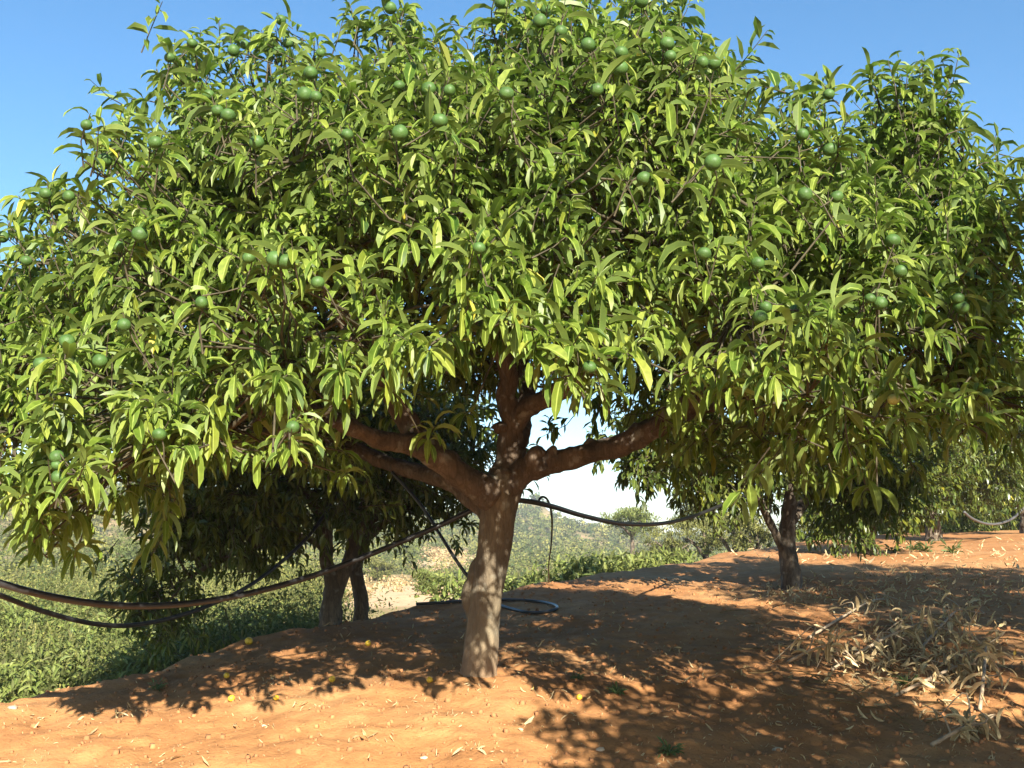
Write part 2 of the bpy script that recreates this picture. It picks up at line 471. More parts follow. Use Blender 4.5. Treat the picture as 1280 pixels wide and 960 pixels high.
# ------------------------------------------------------------------ foliage on shoots
def shoots_to_leaves(geo, tw, origins, dirs, lens, nleaf, Lm, Ws, K, curl=(.5, 2.5), yellow_p=.006, tone_c=None, droop=.0, avoid=None):
    """leafy shoots: twig plus leaves spiralling round its outer part, each hanging down"""
    Ns = len(origins)
    cnt = rng.integers(max(2, nleaf - 3), nleaf + 4, Ns)
    sid = np.repeat(np.arange(Ns), cnt)
    order = np.concatenate([np.arange(c) for c in cnt])
    frac = 1 - (order + rng.random(len(order)) * .6) / np.repeat(cnt, cnt) * .85
    d = dirs[sid]
    ref = np.where(np.abs(d[:, 2:3]) < .9, np.array([[0, 0, 1.0]]), np.array([[1.0, 0, 0]]))
    a1 = nrm(np.cross(d, ref)); a2 = np.cross(d, a1)
    ang = order * 2.4 + rng.random(len(order)) * .7 + sid * 1.7
    rad = a1 * np.cos(ang)[:, None] + a2 * np.sin(ang)[:, None]
    pos = origins[sid] + d * (lens[sid] * frac)[:, None] + rad * .004
    spread = rng.uniform(.25, 1.0, len(order)) * (1.15 - frac * .45)
    d0 = nrm(rad * (spread + .35)[:, None] + d * .65 + np.array([0, 0, -droop]))
    L = Lm * rng.choice([.6, .8, .95, 1.05, 1.25], len(order)) * rng.uniform(.85, 1.15, len(order)) * np.where(frac > .88, .75, 1)
    W = L * rng.uniform(.24, .36, len(order)) * Ws
    cu = rng.uniform(curl[0], curl[1], len(order))
    fo = rng.uniform(.35, 1.05, len(order))
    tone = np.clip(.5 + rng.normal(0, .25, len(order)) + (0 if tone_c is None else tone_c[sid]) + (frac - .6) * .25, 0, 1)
    yl = np.where(rng.random(len(order)) < yellow_p, rng.uniform(.4, 1, len(order)), rng.random(len(order)) ** 3 * .22)
    keep = np.ones(len(order), bool)
    if avoid is not None and len(avoid):
        mid = pos + d0 * (L * .5)[:, None]
        for q in avoid: keep &= np.linalg.norm(mid - q, axis=1) > .055
    leaves(geo, pos[keep], d0[keep], L[keep], W[keep], cu[keep], fo[keep], K, tone=tone[keep], yellow=yl[keep], wave=.25)
    return int(keep.sum())


def twig_batch(tw, A, B, r0, r1, sag=.0):
    """many short three-sided twigs at once"""
    A = np.asarray(A); B = np.asarray(B); n = len(A)
    Cm = (A + B) / 2 + np.array([0, 0, sag]) + rng.normal(0, 1, (n, 3)) * np.linalg.norm(B - A, axis=1, keepdims=True) * .06
    P3 = np.stack([A, Cm, B], 1); T = nrm(B - A)
    ref = np.where(np.abs(T[:, 2:3]) < .9, np.array([[0, 0, 1.0]]), np.array([[1.0, 0, 0]]))
    a1 = nrm(np.cross(T, ref)); a2 = np.cross(T, a1)
    S = 4
    V = np.zeros((n, 3, S, 3))
    for k in range(3):
        rr = (r0 + (r1 - r0) * k / 2)
        rr = rr if np.ndim(rr) else np.full(n, rr)
        for s in range(S):
            a = 2 * math.pi * s / S
            V[:, k, s] = P3[:, k] + (a1 * math.cos(a) + a2 * math.sin(a)) * rr[:, None]
    f = []
    for k in range(2):
        for s in range(S): f.append([k * S + s, k * S + (s + 1) % S, (k + 1) * S + (s + 1) % S, (k + 1) * S + s])
    Fq = (np.arange(n) * 3 * S)[:, None, None] + np.array(f)[None]
    tw.add(V.reshape(-1, 3), Fq.reshape(-1, 4))


# ------------------------------------------------------------------ the big orange tree
TB = P(600, 853, 4.5); TB[2] = gz(TB[0], TB[1])
tree = empty('orange_tree', TB, 'large spreading orange tree with green fruit and a bare forked trunk, nearest the camera', 'tree', 'orange trees of the orchard')

tg = Geo()
trunk_px = [(600, 862, 4.5), (600, 846, 4.5), (602, 815, 4.5), (604, 780, 4.5), (609, 740, 4.5), (615, 700, 4.5), (622, 655, 4.5), (628, 615, 4.5), (634, 590, 4.5)]
tube(tg, [P(*c) for c in trunk_px], [.096, .078, .07, .067, .067, .07, .077, .088, .08], n=56, sides=28, knob=.16, seed=1)
tube(tg, [P(598, 790, 4.53), P(594, 765, 4.56), P(592, 742, 4.57), P(597, 718, 4.55), P(606, 695, 4.53)], [.03, .045, .052, .045, .03], n=20, sides=12, knob=.3, seed=4)   # burr on the back
tg.build('trunk', M['bark'], tree)

S45 = 4.5 / 1280
LIMBS = {
 'A': ([(630, 612, 4.5), (655, 588, 4.48), (700, 576, 4.43), (750, 562, 4.38), (800, 546, 4.3), (840, 520, 4.2), (885, 486, 4.05), (960, 430, 3.8), (1050, 360, 3.6)],
       [21, 18, 15.5, 14.5, 15, 13, 11, 8, 5]),
 'A2': ([(838, 522, 4.2), (880, 505, 4.4), (950, 480, 4.7), (1040, 420, 4.9), (1130, 360, 5.0)], [13, 12, 10, 8, 5]),
 'B': ([(628, 610, 4.52), (636, 575, 4.52), (640, 545, 4.52), (640, 522, 4.5), (632, 495, 4.48), (636, 470, 4.45), (620, 420, 4.4), (590, 330, 4.3), (560, 230, 4.2)],
       [22, 17, 15, 15, 12, 11, 10, 8, 5]),
 'B2': ([(641, 530, 4.5), (662, 508, 4.46), (690, 494, 4.4), (722, 472, 4.3), (770, 420, 4.2), (800, 330, 4.1), (810, 220, 4.0)], [13, 14, 13, 12, 10, 8, 5]),
 'C': ([(618, 622, 4.48), (590, 603, 4.45), (560, 582, 4.4), (530, 562, 4.35), (505, 553, 4.3), (470, 548, 4.2), (420, 525, 4.1), (350, 500, 4.0), (280, 485, 3.9), (200, 470, 3.7)],
       [22, 19, 16, 14, 12, 10, 9, 8, 7, 5]),
 'C2': ([(545, 572, 4.37), (520, 545, 4.4), (508, 525, 4.4), (480, 480, 4.4), (430, 400, 4.3), (370, 300, 4.2), (330, 200, 4.1)], [15, 15, 13, 11, 9, 7, 5]),
 'C3': ([(622, 640, 4.5), (600, 625, 4.62), (565, 600, 4.75), (520, 590, 4.95), (440, 560, 5.2), (330, 500, 5.4)], [20, 18, 16, 12, 10, 6]),
 'F': ([(636, 580, 4.6), (650, 530, 4.9), (660, 480, 5.2), (640, 420, 5.5)], [16, 14, 12, 8]),
 'G': ([(350, 500, 4.0), (345, 478, 3.98), (330, 440, 3.9), (280, 380, 3.8), (200, 330, 3.7)], [9, 9, 8, 6, 4]),
 'H': ([(420, 525, 4.1), (330, 540, 3.7), (220, 560, 3.4), (100, 590, 3.1), (0, 606, 2.95), (-60, 600, 2.9)], [9, 9, 8, 8, 8, 6]),
}
limb_pts = []
for i, (k, (pp, rr)) in enumerate(LIMBS.items()):
    lg = Geo()
    C = tube(lg, [P(*c) for c in pp], [r * S45 for r in rr], n=len(pp) * 7, sides=18, knob=.3, seed=10 + i)
    lo = lg.build('limb', M['bark_limb'], tree)
    limb_pts.append(C[3:])
    if k == 'A':   # pruned knots on top of the heavy right limb
        for (px, py, r) in ((672, 571, 14), (690, 569, 10), (738, 560, 11)):
            kg = Geo()
            tube(kg, [P(px, py + 14, 4.42), P(px - 2, py, 4.4), P(px + 3, py - 10, 4.38)], [r * S45, r * S45 * .9, r * S45 * .55], n=10, sides=10, knob=.35, seed=px)
            kg.build('pruned_knot', M['bark_limb'], lo)
    if k == 'B':
        kg = Geo(); tube(kg, [P(636, 536, 4.5), P(626, 534, 4.47), P(620, 536, 4.45)], [9 * S45, 7 * S45, 6 * S45], n=8, sides=10, knob=.3, seed=77)
        kg.build('pruned_knot', M['bark_limb'], lo)
limb_all = np.vstack(limb_pts)

# crown envelope: a dome whose skyline follows the tree's own uneven top
SKY = [(-300, 600), (-100, 450), (0, 370), (70, 308), (130, 288), (195, 255), (238, 155), (265, 105), (330, 80), (395, 115), (445, 60), (540, 92), (610, 52), (700, 15), (840, 20),
       (868, 112), (960, 150), (1040, 185), (1085, 190), (1120, 128), (1170, 125), (1203, 215), (1245, 300), (1275, 385), (1330, 480)]
SX = np.array([s[0] for s in SKY], float); SYp = np.array([s[1] for s in SKY], float)
YC = 4.25
def zc_of(X, Y):
    return np.interp(X, [-2.6, -1.4, -.5, .4, 1.2, 2.2], [1.68, 1.74, 2.13, 2.2, 2.07, 1.92]) + .17 * (Y - 2.7)
XR = np.linspace(-2.25, 1.98, 101)
RY = 1.58 * np.clip(1 - np.abs((XR + .15) / np.where(XR > -.15, 2.12, 2.2)) ** 2.4, .04, 1) ** .5
TH = np.radians(np.linspace(5, 150, 60))
RZ = np.zeros_like(XR)
for i, X in enumerate(XR):
    lo, hi = .1, 2.4
    for _ in range(24):
        rz = (lo + hi) / 2
        Yt = YC - RY[i] * np.cos(TH); Zt = zc_of(X, Yt) + rz * np.sin(TH)
        elev = (Zt - 1.5) / Yt; j = np.argmax(elev)
        dep = Yt[j] * CP + (Zt[j] - 1.5) * SP
        up_ = -Yt[j] * SP + (Zt[j] - 1.5) * CP
        px = 640 + 1280 * X / dep; py = 480 - 1280 * up_ / dep
        if py < np.interp(px, SX, SYp): hi = rz
        else: lo = rz
    RZ[i] = lo
RZ = np.convolve(np.pad(RZ, 1, mode='edge'), [.25, .5, .25], 'valid')


def env(X, Y, Z):
    ry = np.interp(X, XR, RY); rz = np.interp(X, XR, RZ)
    return ((Y - YC) / ry) ** 2 + ((Z - zc_of(X, Y)) / rz) ** 2


# clumps spread evenly over the dome
HOLLOWS = [(430, 270), (350, 250), (100, 375), (160, 385), (820, 265), (865, 330), (1050, 320), (250, 430), (1180, 330), (40, 410)]
hol = []
for (px, py) in HOLLOWS:
    pts = np.array([P(px, py, y) for y in np.linspace(2.2, 4.6, 200)])
    e = env(pts[:, 0], pts[:, 1], pts[:, 2]); hol.append(pts[np.argmax(e < .9)] if (e < .9).any() else pts[np.argmin(e)])
hol = np.array(hol)
cl = []; cn = []; tries = 0
while tries < 14000:
    tries += 1
    X = random.uniform(-2.2, 1.95); th = math.radians(random.uniform(-8, 190))
    s = random.choice([1, 1, 1, .95, .86])
    ry = np.interp(X, XR, RY) - .24; rz = np.interp(X, XR, RZ) - (.34 if X < -.9 else .27)
    if ry < .1 or rz < .1: continue
    Y = YC - s * ry * math.cos(th)
    Z = float(zc_of(X, Y)) + s * rz * math.sin(th)
    p = np.array([X, Y, Z])
    if np.min(np.linalg.norm(hol - p, axis=1)) < .22: continue
    if cl and np.min(np.linalg.norm(np.array(cl) - p, axis=1)) < .285 * random.uniform(.85, 1.35): continue
    nn = np.array([(X + .15) * .22, -math.cos(th) / ry, math.sin(th) / rz * 1.1]); nn = nn / np.linalg.norm(nn)
    cl.append(p); cn.append(nn)
surf_n = len(cl)
layer = [0] * surf_n
for (k_, lo_, hi_, gap) in ((190, .5, .82, .18), (120, .12, .5, .23)):      # deeper layers of smaller leaves, darker in tone
    got = 0; tries = 0; loc = []
    while got < k_ and tries < 40000:
        tries += 1
        X = random.uniform(-2.1, 1.8); Y = random.uniform(2.8, 5.9); Z = random.uniform(1.95, 3.7)
        e = env(X, Y, Z)
        if not lo_ < e < hi_ or (abs(X + .1) < .75 and Z < 2.35): continue
        p = np.array([X, Y, Z])
        if e > .45 and np.min(np.linalg.norm(hol - p, axis=1)) < .3: continue
        if loc and np.min(np.linalg.norm(np.array(loc) - p, axis=1)) < gap: continue
        loc.append(p); cl.append(p); cn.append(np.array([random.uniform(-.7, .7), random.uniform(-.9, .4), random.uniform(0, .8)])); layer.append(1); got += 1
cl = np.array(cl); cn = nrm(np.array(cn))

FRUIT = [(351,25),(306,56),(292,63),(240,54),(212,72),(348,64),(360,54),(401,66),(388,91),(381,118),(395,121),(272,138),(285,144),(261,119),(321,178),(194,178),(108,156),(146,159),(131,200),(86,245),(57,242),(175,293),(147,308),(33,326),(311,322),(344,324),(357,327),(3,296),
 (488,10),(513,32),(625,3),(682,12),(675,26),(701,39),(735,56),(776,66),(775,85),(746,112),(838,70),(834,55),(802,2),(499,107),(536,111),(562,113),(633,117),(500,166),(550,151),(434,168),(805,223),(599,310),(511,89),
 (878,78),(893,79),(891,203),(1003,168),(1006,243),(1046,246),(1103,120),(1036,118),(1195,137),(1161,120),(1116,301),(880,317),(947,329),(1037,187),
 (252,378),(397,353),(155,406),(84,427),(125,451),(52,455),(71,571),(71,581),(73,596),(366,534),(199,543),(737,459),
 (950,396),(995,390),(1031,424),(957,384),(1100,379),(1088,373),(1126,339),(1202,384),(1197,373),(1234,492),(1117,499)]
fruit_pos = []
for (px, py) in FRUIT:
    Ys = np.linspace(2.2, 4.6, 200)
    pts = np.array([P(px, py, y) for y in Ys])
    e = env(pts[:, 0], pts[:, 1], pts[:, 2])
    i = np.argmax(e < 1.12) if (e < 1.12).any() else np.argmin(e)
    fruit_pos.append(pts[i])
fruit_pos = np.array(fruit_pos)

fol = Geo(); tw = Geo()
O, D, LN, TC = [], [], [], []; O2, D2, LN2, TC2 = [], [], [], []
for i in range(len(cl)):
    if layer[i]:
        for _ in range(random.randint(12, 17)):
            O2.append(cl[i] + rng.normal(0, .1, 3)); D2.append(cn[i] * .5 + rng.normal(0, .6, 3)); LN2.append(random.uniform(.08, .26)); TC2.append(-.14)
        continue
    ns = random.randint(17, 26)
    tcl = random.uniform(-.12, .12)
    for _ in range(ns):
        d = cn[i] * random.uniform(.3, 1.0) + rng.normal(0, .55, 3) + np.array([0, 0, .35])
        O.append(cl[i] + np.clip(rng.normal(0, .075, 3), -.12, .12)); D.append(d); LN.append(random.uniform(.07, .26)); TC.append(tcl)
# long shoots standing out of the skyline
SPRIGS = [(118, 172, 3.9, 150), (150, 165, 3.9, 60), (205, 95, 3.9, 140), (230, 55, 3.9, 100), (262, 48, 3.9, 90), (300, 48, 3.9, 80), (345, 38, 3.9, 90), (470, 10, 3.8, 95), (440, 15, 3.8, 110), (490, 12, 3.8, 70), (505, 45, 3.8, 60),
          (610, 18, 3.7, 95), (640, 8, 3.7, 90), (690, 0, 3.7, 90), (740, -5, 3.7, 85), (790, 0, 3.7, 95), (830, 2, 3.7, 80), (850, 18, 3.7, 50), (900, 75, 3.7, 70), (930, 85, 3.7, 60), (985, 108, 3.7, 80), (1020, 115, 3.7, 80),
          (1100, 88, 3.7, 100), (1130, 78, 3.7, 90), (1160, 75, 3.7, 80), (1180, 78, 3.7, 70), (1190, 130, 3.7, 45), (1205, 165, 3.7, 20), (1205, 215, 3.7, 30), (1240, 262, 3.7, 60), (1250, 285, 3.7, 30), (1262, 345, 3.7, 10), (1275, 380, 3.8, 30),
          (60, 232, 3.7, 120), (30, 262, 3.6, 130), (90, 235, 3.7, 100), (5, 290, 3.6, 140), (1150, 120, 3.7, 60), (1120, 140, 3.7, 100), (1170, 160, 3.7, 60)]
for (px, py, Y, an) in SPRIGS:
    tip = P(px, py, Y)
    a = math.radians(an)
    for q in range(3):
        d = np.array([math.cos(a) * .7, random.uniform(-.4, .2), math.sin(a) * .9 + .2]) + rng.normal(0, .22, 3)
        d = nrm(d); ln = random.uniform(.12, .24)
        O.append(tip - d * ln + rng.normal(0, .03, 3)); D.append(d); LN.append(ln); TC.append(.05)
# hanging skirt shoots at the front and along the left
SKIRT = [(505, 440, 2.55), (530, 430, 2.6), (690, 415, 2.6), (720, 425, 2.6), (780, 420, 2.6), (735, 440, 2.65), (150, 540, 2.7), (190, 535, 2.7), (200, 520, 2.7), (70, 560, 2.8), (100, 575, 2.8), (60, 620, 2.9), (40, 590, 2.8), (370, 545, 2.9),
         (920, 440, 2.6), (960, 430, 2.55), (1000, 380, 2.5), (1030, 400, 2.5), (1050, 430, 2.6), (600, 300, 2.75), (450, 590, 3.4), (465, 560, 3.4), (570, 545, 3.3), (595, 555, 3.3), (350, 470, 2.9), (310, 450, 2.9), (620, 380, 2.6), (560, 400, 2.7),
         (30, 520, 2.8), (10, 560, 2.8), (110, 500, 2.7), (0, 600, 2.8), (880, 470, 2.8), (830, 430, 2.8), (1130, 480, 2.9), (1190, 480, 3.0), (1230, 500, 3.1), (1080, 520, 3.1), (10, 640, 3.0), (90, 640, 3.1), (50, 660, 3.1)]
for (px, py, Y) in SKIRT:
    tip = P(px, py, Y)
    for q in range(3):
        d = nrm(np.array([random.uniform(-.5, .5), -.7, random.uniform(-.3, .5)]))
        ln = random.uniform(.1, .2)
        O.append(tip - d * ln + rng.normal(0, .05, 3)); D.append(d); LN.append(ln); TC.append(.1)
for q in fruit_pos:     # a leafy shoot behind every fruit
    for _ in range(2):
        d = nrm(np.array([random.uniform(-.5, .5), -.35, .7]) + rng.normal(0, .25, 3))
        O.append(q + np.array([0, .04, .0]) - d * .1 + rng.normal(0, .02, 3)); D.append(d); LN.append(.15); TC.append(.05)
O = np.array(O); D = nrm(np.array(D)); LN = np.array(LN); TC = np.array(TC)
keep_ = np.min(np.linalg.norm(O[:, None] - cl[None], axis=2), axis=1) < .48      # every shoot springs from a nearby branch
O, D, LN, TC = O[keep_], D[keep_], LN[keep_], TC[keep_]
print('shoots kept', keep_.sum(), len(keep_))
nl = shoots_to_leaves(fol, tw, O, D, LN, 11, .095, .97, 6, tone_c=TC, avoid=fruit_pos)
O2 = np.array(O2); D2 = nrm(np.array(D2)); LN2 = np.array(LN2)
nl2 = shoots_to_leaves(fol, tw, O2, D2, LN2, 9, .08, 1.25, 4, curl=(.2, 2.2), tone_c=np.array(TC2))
twig_batch(tw, O2, O2 + D2 * LN2[:, None], .003, .0014)
print('main leaves', nl, nl2)
fo = fol.build('crown', M['leaf'], tree)
# twigs: shoots, then clump to nearest limb
twig_batch(tw, O - D * .02, O + D * (LN * .97)[:, None], .0032, .0014)
near = np.array([cl[np.argmin(np.linalg.norm(cl - o, axis=1))] for o in O])
ok = np.linalg.norm(near - O, axis=1) > .02
twig_batch(tw, near[ok], O[ok], .0045, .003)
for i, c in enumerate(cl):
    j = np.argmin(np.linalg.norm(limb_all - c, axis=1) + .5 * np.maximum(0, limb_all[:, 2] - c[2]))
    a = limb_all[j]; L_ = np.linalg.norm(c - a)
    mid1 = a * .66 + c * .34 + rng.normal(0, .05, 3) + np.array([0, 0, .05 * L_]); mid2 = a * .33 + c * .67 + rng.normal(0, .05, 3) + np.array([0, 0, .07 * L_])
    tube(tw, [a, mid1, mid2, c], [.011 + .003 * L_, .0075, .006, .0035], n=10, sides=6, knob=.15, seed=i, cap=False)
for q in fruit_pos:
    j = np.argmin(np.linalg.norm(O - q, axis=1))
    twig_batch(tw, (O[j] + D[j] * .05)[None], (q + np.array([0, 0, .018]))[None], .002, .0022)
tag(tw.build('twig_mass', M['twig'], tree), kind='stuff')


def fruit_mesh(name, mat, r=.0225, seed=0):
    U, Vn = 20, 12
    th = np.linspace(0.02, math.pi - .02, Vn); ph = np.linspace(0, 2 * math.pi, U, endpoint=False)
    T, Ph = np.meshgrid(th, ph, indexing='ij')
    rr = r * (1 + .02 * np.cos(3 * Ph + seed) * np.sin(T)) * (1 - .07 * np.exp(-(T / .3) ** 2))
    V = np.stack([rr * np.sin(T) * np.cos(Ph), rr * np.sin(T) * np.sin(Ph), rr * .97 * np.cos(T)], -1).reshape(-1, 3)
    i = np.arange(Vn - 1)[:, None] * U; j = np.arange(U)[None]; j2 = (j + 1) % U
    Fq = np.stack([i + j, i + U + j, i + U + j2, i + j2], -1).reshape(-1, 4)
    o = mesh_obj(name, V, Fq, mat)
    return o


proto = fruit_mesh('green_orange', M['fruit']); pale = fruit_mesh('green_orange', M['fruit_pale'])
for i, q in enumerate(fruit_pos):
    src = pale if FRUIT[i] == (1117, 499) else proto
    o = src if (i == 0 or src is pale) else proto.copy()
    if o is not src: COL.objects.link(o)
    o.parent = tree
    o.location = q - TB
    s = random.uniform(.72, 1.08) if FRUIT[i][1] < 490 else random.uniform(.65, .85)
    o.scale = (s, s, s * random.uniform(.88, 1.02))
    o.rotation_euler = (random.uniform(-.4, .4), random.uniform(-.4, .4), random.uniform(0, 6))

# ------------------------------------------------------------------ other orchard trees
def orchard_tree(base, trunks, ells, label, leafL=.1, dens=1.0, K=4, sides=12, nclump=70, bark='bark_far', name='orange_tree', group='orange trees of the orchard', leafmat='leaf_shaded', shoots=14, extra=()):
    root = empty(name, base, label, 'tree', group)
    cl, cn = [], []
    tot = sum(e[3] for e in ells)
    for (c, r, zmin, wgt) in ells:
        c = np.array(c); r = np.array(r)
        k = int(nclump * wgt / tot); got = 0; tr = 0
        loc = []
        while got < k and tr < k * 60:
            tr += 1
            d = nrm(rng.normal(0, 1, 3)); s = random.choice([1, 1, 1, .95, .75, .5, .35])
            p = c + d * (r - .12) * s
            if p[2] < zmin: continue
            if loc and np.min(np.linalg.norm(np.array(loc) - p, axis=1)) < .2: continue
            loc.append(p); cl.append(p); cn.append(nrm(d / r)); got += 1
    for p in extra:
        cl.append(np.array(p)); cn.append(np.array([random.uniform(-.3, .3), random.uniform(-.5, .2), -.4]))
    cl = np.array(cl); cn = np.array(cn)
    fol = Geo(); tw = Geo(); lp = []
    for i, (pts, rad) in enumerate(trunks):
        tg = Geo()
        C = tube(tg, pts, rad, n=len(pts) * 7, sides=sides, knob=.22, seed=i + int(base[0] * 10))
        tg.build('trunk' if i == 0 else 'limb', M[bark], root)
        lp.append(C[len(C) // 2:] if i == 0 else C[2:])
    lp = np.vstack(lp)
    ns = max(4, int(shoots * dens))
    ci = np.repeat(np.arange(len(cl)), ns)
    O = cl[ci] + rng.normal(0, .1, (len(ci), 3))
    D = nrm(cn[ci] * rng.uniform(.3, 1, (len(ci), 1)) + rng.normal(0, .55, (len(ci), 3)) + np.array([0, 0, .1]))
    LN = rng.uniform(.08, .28, len(ci)); TC = rng.uniform(-.12, .12, len(cl))[ci]
    shoots_to_leaves(fol, tw, O, D, LN, 9, leafL * .88, 1.45, K, curl=(.2, 2.2), tone_c=TC)
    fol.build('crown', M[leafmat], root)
    twig_batch(tw, O, O + D * LN[:, None], .003, .0015)
    A = lp[[int(np.argmin(np.linalg.norm(lp - c, axis=1))) for c in cl]]
    twig_batch(tw, A, cl, .009, .004, sag=.06)
    tag(tw.build('twig_mass', M['twig'], root), kind='stuff')
    return root


def G(px, py, Y):
    p = P(px, py, Y); p[2] = gz(p[0], p[1]); return p


# the tree right of centre
b = G(987, 737, 8.5)
s8 = 8.5 / 1280
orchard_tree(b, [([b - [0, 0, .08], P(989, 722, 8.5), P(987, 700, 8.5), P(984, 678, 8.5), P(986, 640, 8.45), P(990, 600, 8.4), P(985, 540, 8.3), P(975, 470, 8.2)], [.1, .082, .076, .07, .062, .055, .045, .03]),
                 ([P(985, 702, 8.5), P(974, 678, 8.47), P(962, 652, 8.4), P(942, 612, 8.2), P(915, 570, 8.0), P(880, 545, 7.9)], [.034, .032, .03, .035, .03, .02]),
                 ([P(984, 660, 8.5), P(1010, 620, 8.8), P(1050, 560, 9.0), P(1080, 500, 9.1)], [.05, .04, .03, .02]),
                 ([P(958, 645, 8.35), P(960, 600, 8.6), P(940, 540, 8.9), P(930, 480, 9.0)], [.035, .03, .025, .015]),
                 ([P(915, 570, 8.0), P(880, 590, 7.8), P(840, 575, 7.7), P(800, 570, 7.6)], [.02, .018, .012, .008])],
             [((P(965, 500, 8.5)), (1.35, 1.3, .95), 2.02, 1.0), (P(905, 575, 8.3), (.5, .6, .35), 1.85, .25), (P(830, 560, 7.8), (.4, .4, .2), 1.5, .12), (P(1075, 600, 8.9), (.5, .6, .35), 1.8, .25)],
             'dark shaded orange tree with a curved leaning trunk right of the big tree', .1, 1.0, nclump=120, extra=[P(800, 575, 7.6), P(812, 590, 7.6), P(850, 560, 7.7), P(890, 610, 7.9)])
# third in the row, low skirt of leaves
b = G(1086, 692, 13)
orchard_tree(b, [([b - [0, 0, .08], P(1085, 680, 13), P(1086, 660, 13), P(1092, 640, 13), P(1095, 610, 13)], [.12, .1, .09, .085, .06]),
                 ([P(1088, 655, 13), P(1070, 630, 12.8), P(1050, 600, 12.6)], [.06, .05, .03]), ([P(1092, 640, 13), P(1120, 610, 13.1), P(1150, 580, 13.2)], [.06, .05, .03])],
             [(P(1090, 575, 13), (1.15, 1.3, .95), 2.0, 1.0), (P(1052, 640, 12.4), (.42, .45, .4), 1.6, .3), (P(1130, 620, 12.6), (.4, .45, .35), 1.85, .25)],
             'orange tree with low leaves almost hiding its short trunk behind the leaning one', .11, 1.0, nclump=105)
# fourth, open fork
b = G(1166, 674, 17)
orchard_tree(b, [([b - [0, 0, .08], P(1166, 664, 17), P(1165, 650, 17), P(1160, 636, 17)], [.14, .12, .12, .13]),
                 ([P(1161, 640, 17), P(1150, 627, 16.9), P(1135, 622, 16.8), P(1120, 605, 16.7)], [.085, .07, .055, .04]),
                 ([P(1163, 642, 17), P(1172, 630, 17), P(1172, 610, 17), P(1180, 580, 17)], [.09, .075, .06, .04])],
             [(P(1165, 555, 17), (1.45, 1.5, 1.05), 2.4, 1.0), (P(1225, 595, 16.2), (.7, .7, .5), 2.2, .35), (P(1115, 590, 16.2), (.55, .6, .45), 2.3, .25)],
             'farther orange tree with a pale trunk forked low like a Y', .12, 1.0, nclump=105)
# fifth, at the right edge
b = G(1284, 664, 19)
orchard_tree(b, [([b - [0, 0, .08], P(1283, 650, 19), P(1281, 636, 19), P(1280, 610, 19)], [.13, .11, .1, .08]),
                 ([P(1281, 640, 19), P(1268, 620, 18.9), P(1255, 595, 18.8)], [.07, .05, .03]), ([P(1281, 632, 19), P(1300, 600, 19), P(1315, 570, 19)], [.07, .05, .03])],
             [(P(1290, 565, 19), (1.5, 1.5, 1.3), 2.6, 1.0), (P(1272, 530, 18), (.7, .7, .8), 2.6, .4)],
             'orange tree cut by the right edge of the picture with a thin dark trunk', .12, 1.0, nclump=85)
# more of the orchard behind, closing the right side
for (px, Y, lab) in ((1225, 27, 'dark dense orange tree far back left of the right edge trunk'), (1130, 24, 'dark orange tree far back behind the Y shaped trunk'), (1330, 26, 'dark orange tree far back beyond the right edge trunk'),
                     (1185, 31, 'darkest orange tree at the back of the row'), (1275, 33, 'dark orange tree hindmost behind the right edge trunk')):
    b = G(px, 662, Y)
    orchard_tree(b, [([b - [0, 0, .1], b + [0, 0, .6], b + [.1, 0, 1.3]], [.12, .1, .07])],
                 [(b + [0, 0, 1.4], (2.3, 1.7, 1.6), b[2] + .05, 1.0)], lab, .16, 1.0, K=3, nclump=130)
# the pair on the left crest
b = G(415, 781, 6.9)
orchard_tree(b, [([b - [0, 0, .08], P(414, 765, 6.9), P(415, 745, 6.9), P(418, 728, 6.9), P(408, 700, 6.9), P(408, 640, 6.85), P(412, 570, 6.8)], [.09, .074, .066, .064, .045, .04, .03]),
                 ([P(418, 735, 6.9), P(430, 715, 6.9), P(440, 690, 6.95), P(455, 640, 7.0), P(465, 580, 7.0), P(470, 520, 7.0)], [.06, .05, .045, .04, .03, .02]),
                 ([P(408, 660, 6.85), P(370, 600, 6.6), P(310, 570, 6.4), P(250, 570, 6.3)], [.035, .03, .025, .015]),
                 ([P(412, 690, 6.9), P(370, 670, 6.7), P(300, 690, 6.5), P(240, 720, 6.4), P(205, 760, 6.35)], [.025, .02, .016, .012, .006])],
             [(P(390, 565, 6.8), (1.15, 1.05, .6), 1.62, 1.0), (P(285, 625, 6.5), (.55, .55, .36), 1.5, .4), (P(215, 700, 6.4), (.26, .3, .3), 1.05, .1), (P(310, 655, 6.5), (.35, .35, .14), 1.42, .12)],
             'dark orange tree with a thick split trunk on the left crest beside a thin trunk', .082, 1.15, nclump=125,
             extra=[P(200, 765, 6.4), P(190, 740, 6.4), P(215, 790, 6.35), P(225, 770, 6.4), P(185, 715, 6.4), P(170, 735, 6.4), P(330, 700, 6.6)])
b = G(452, 772, 7.3)
orchard_tree(b, [([b - [0, 0, .08], P(451, 752, 7.3), P(448, 730, 7.3), P(445, 708, 7.3), P(455, 680, 7.3), P(470, 640, 7.3), P(495, 590, 7.3)], [.06, .05, .046, .044, .04, .032, .025]),
                 ([P(446, 712, 7.3), P(438, 690, 7.35), P(440, 640, 7.4)], [.035, .03, .02]), ([P(460, 672, 7.3), P(485, 650, 7.25), P(520, 630, 7.2), P(560, 600, 7.1)], [.03, .025, .018, .01])],
             [(P(500, 560, 7.3), (.75, .7, .5), 1.72, 1.0), (P(555, 600, 7.2), (.35, .4, .28), 1.55, .25), (P(500, 650, 7.2), (.2, .25, .14), 1.4, .05)],
             'slim orange tree with a thin trunk on the left crest beside the split trunk', .085, .9, nclump=60)
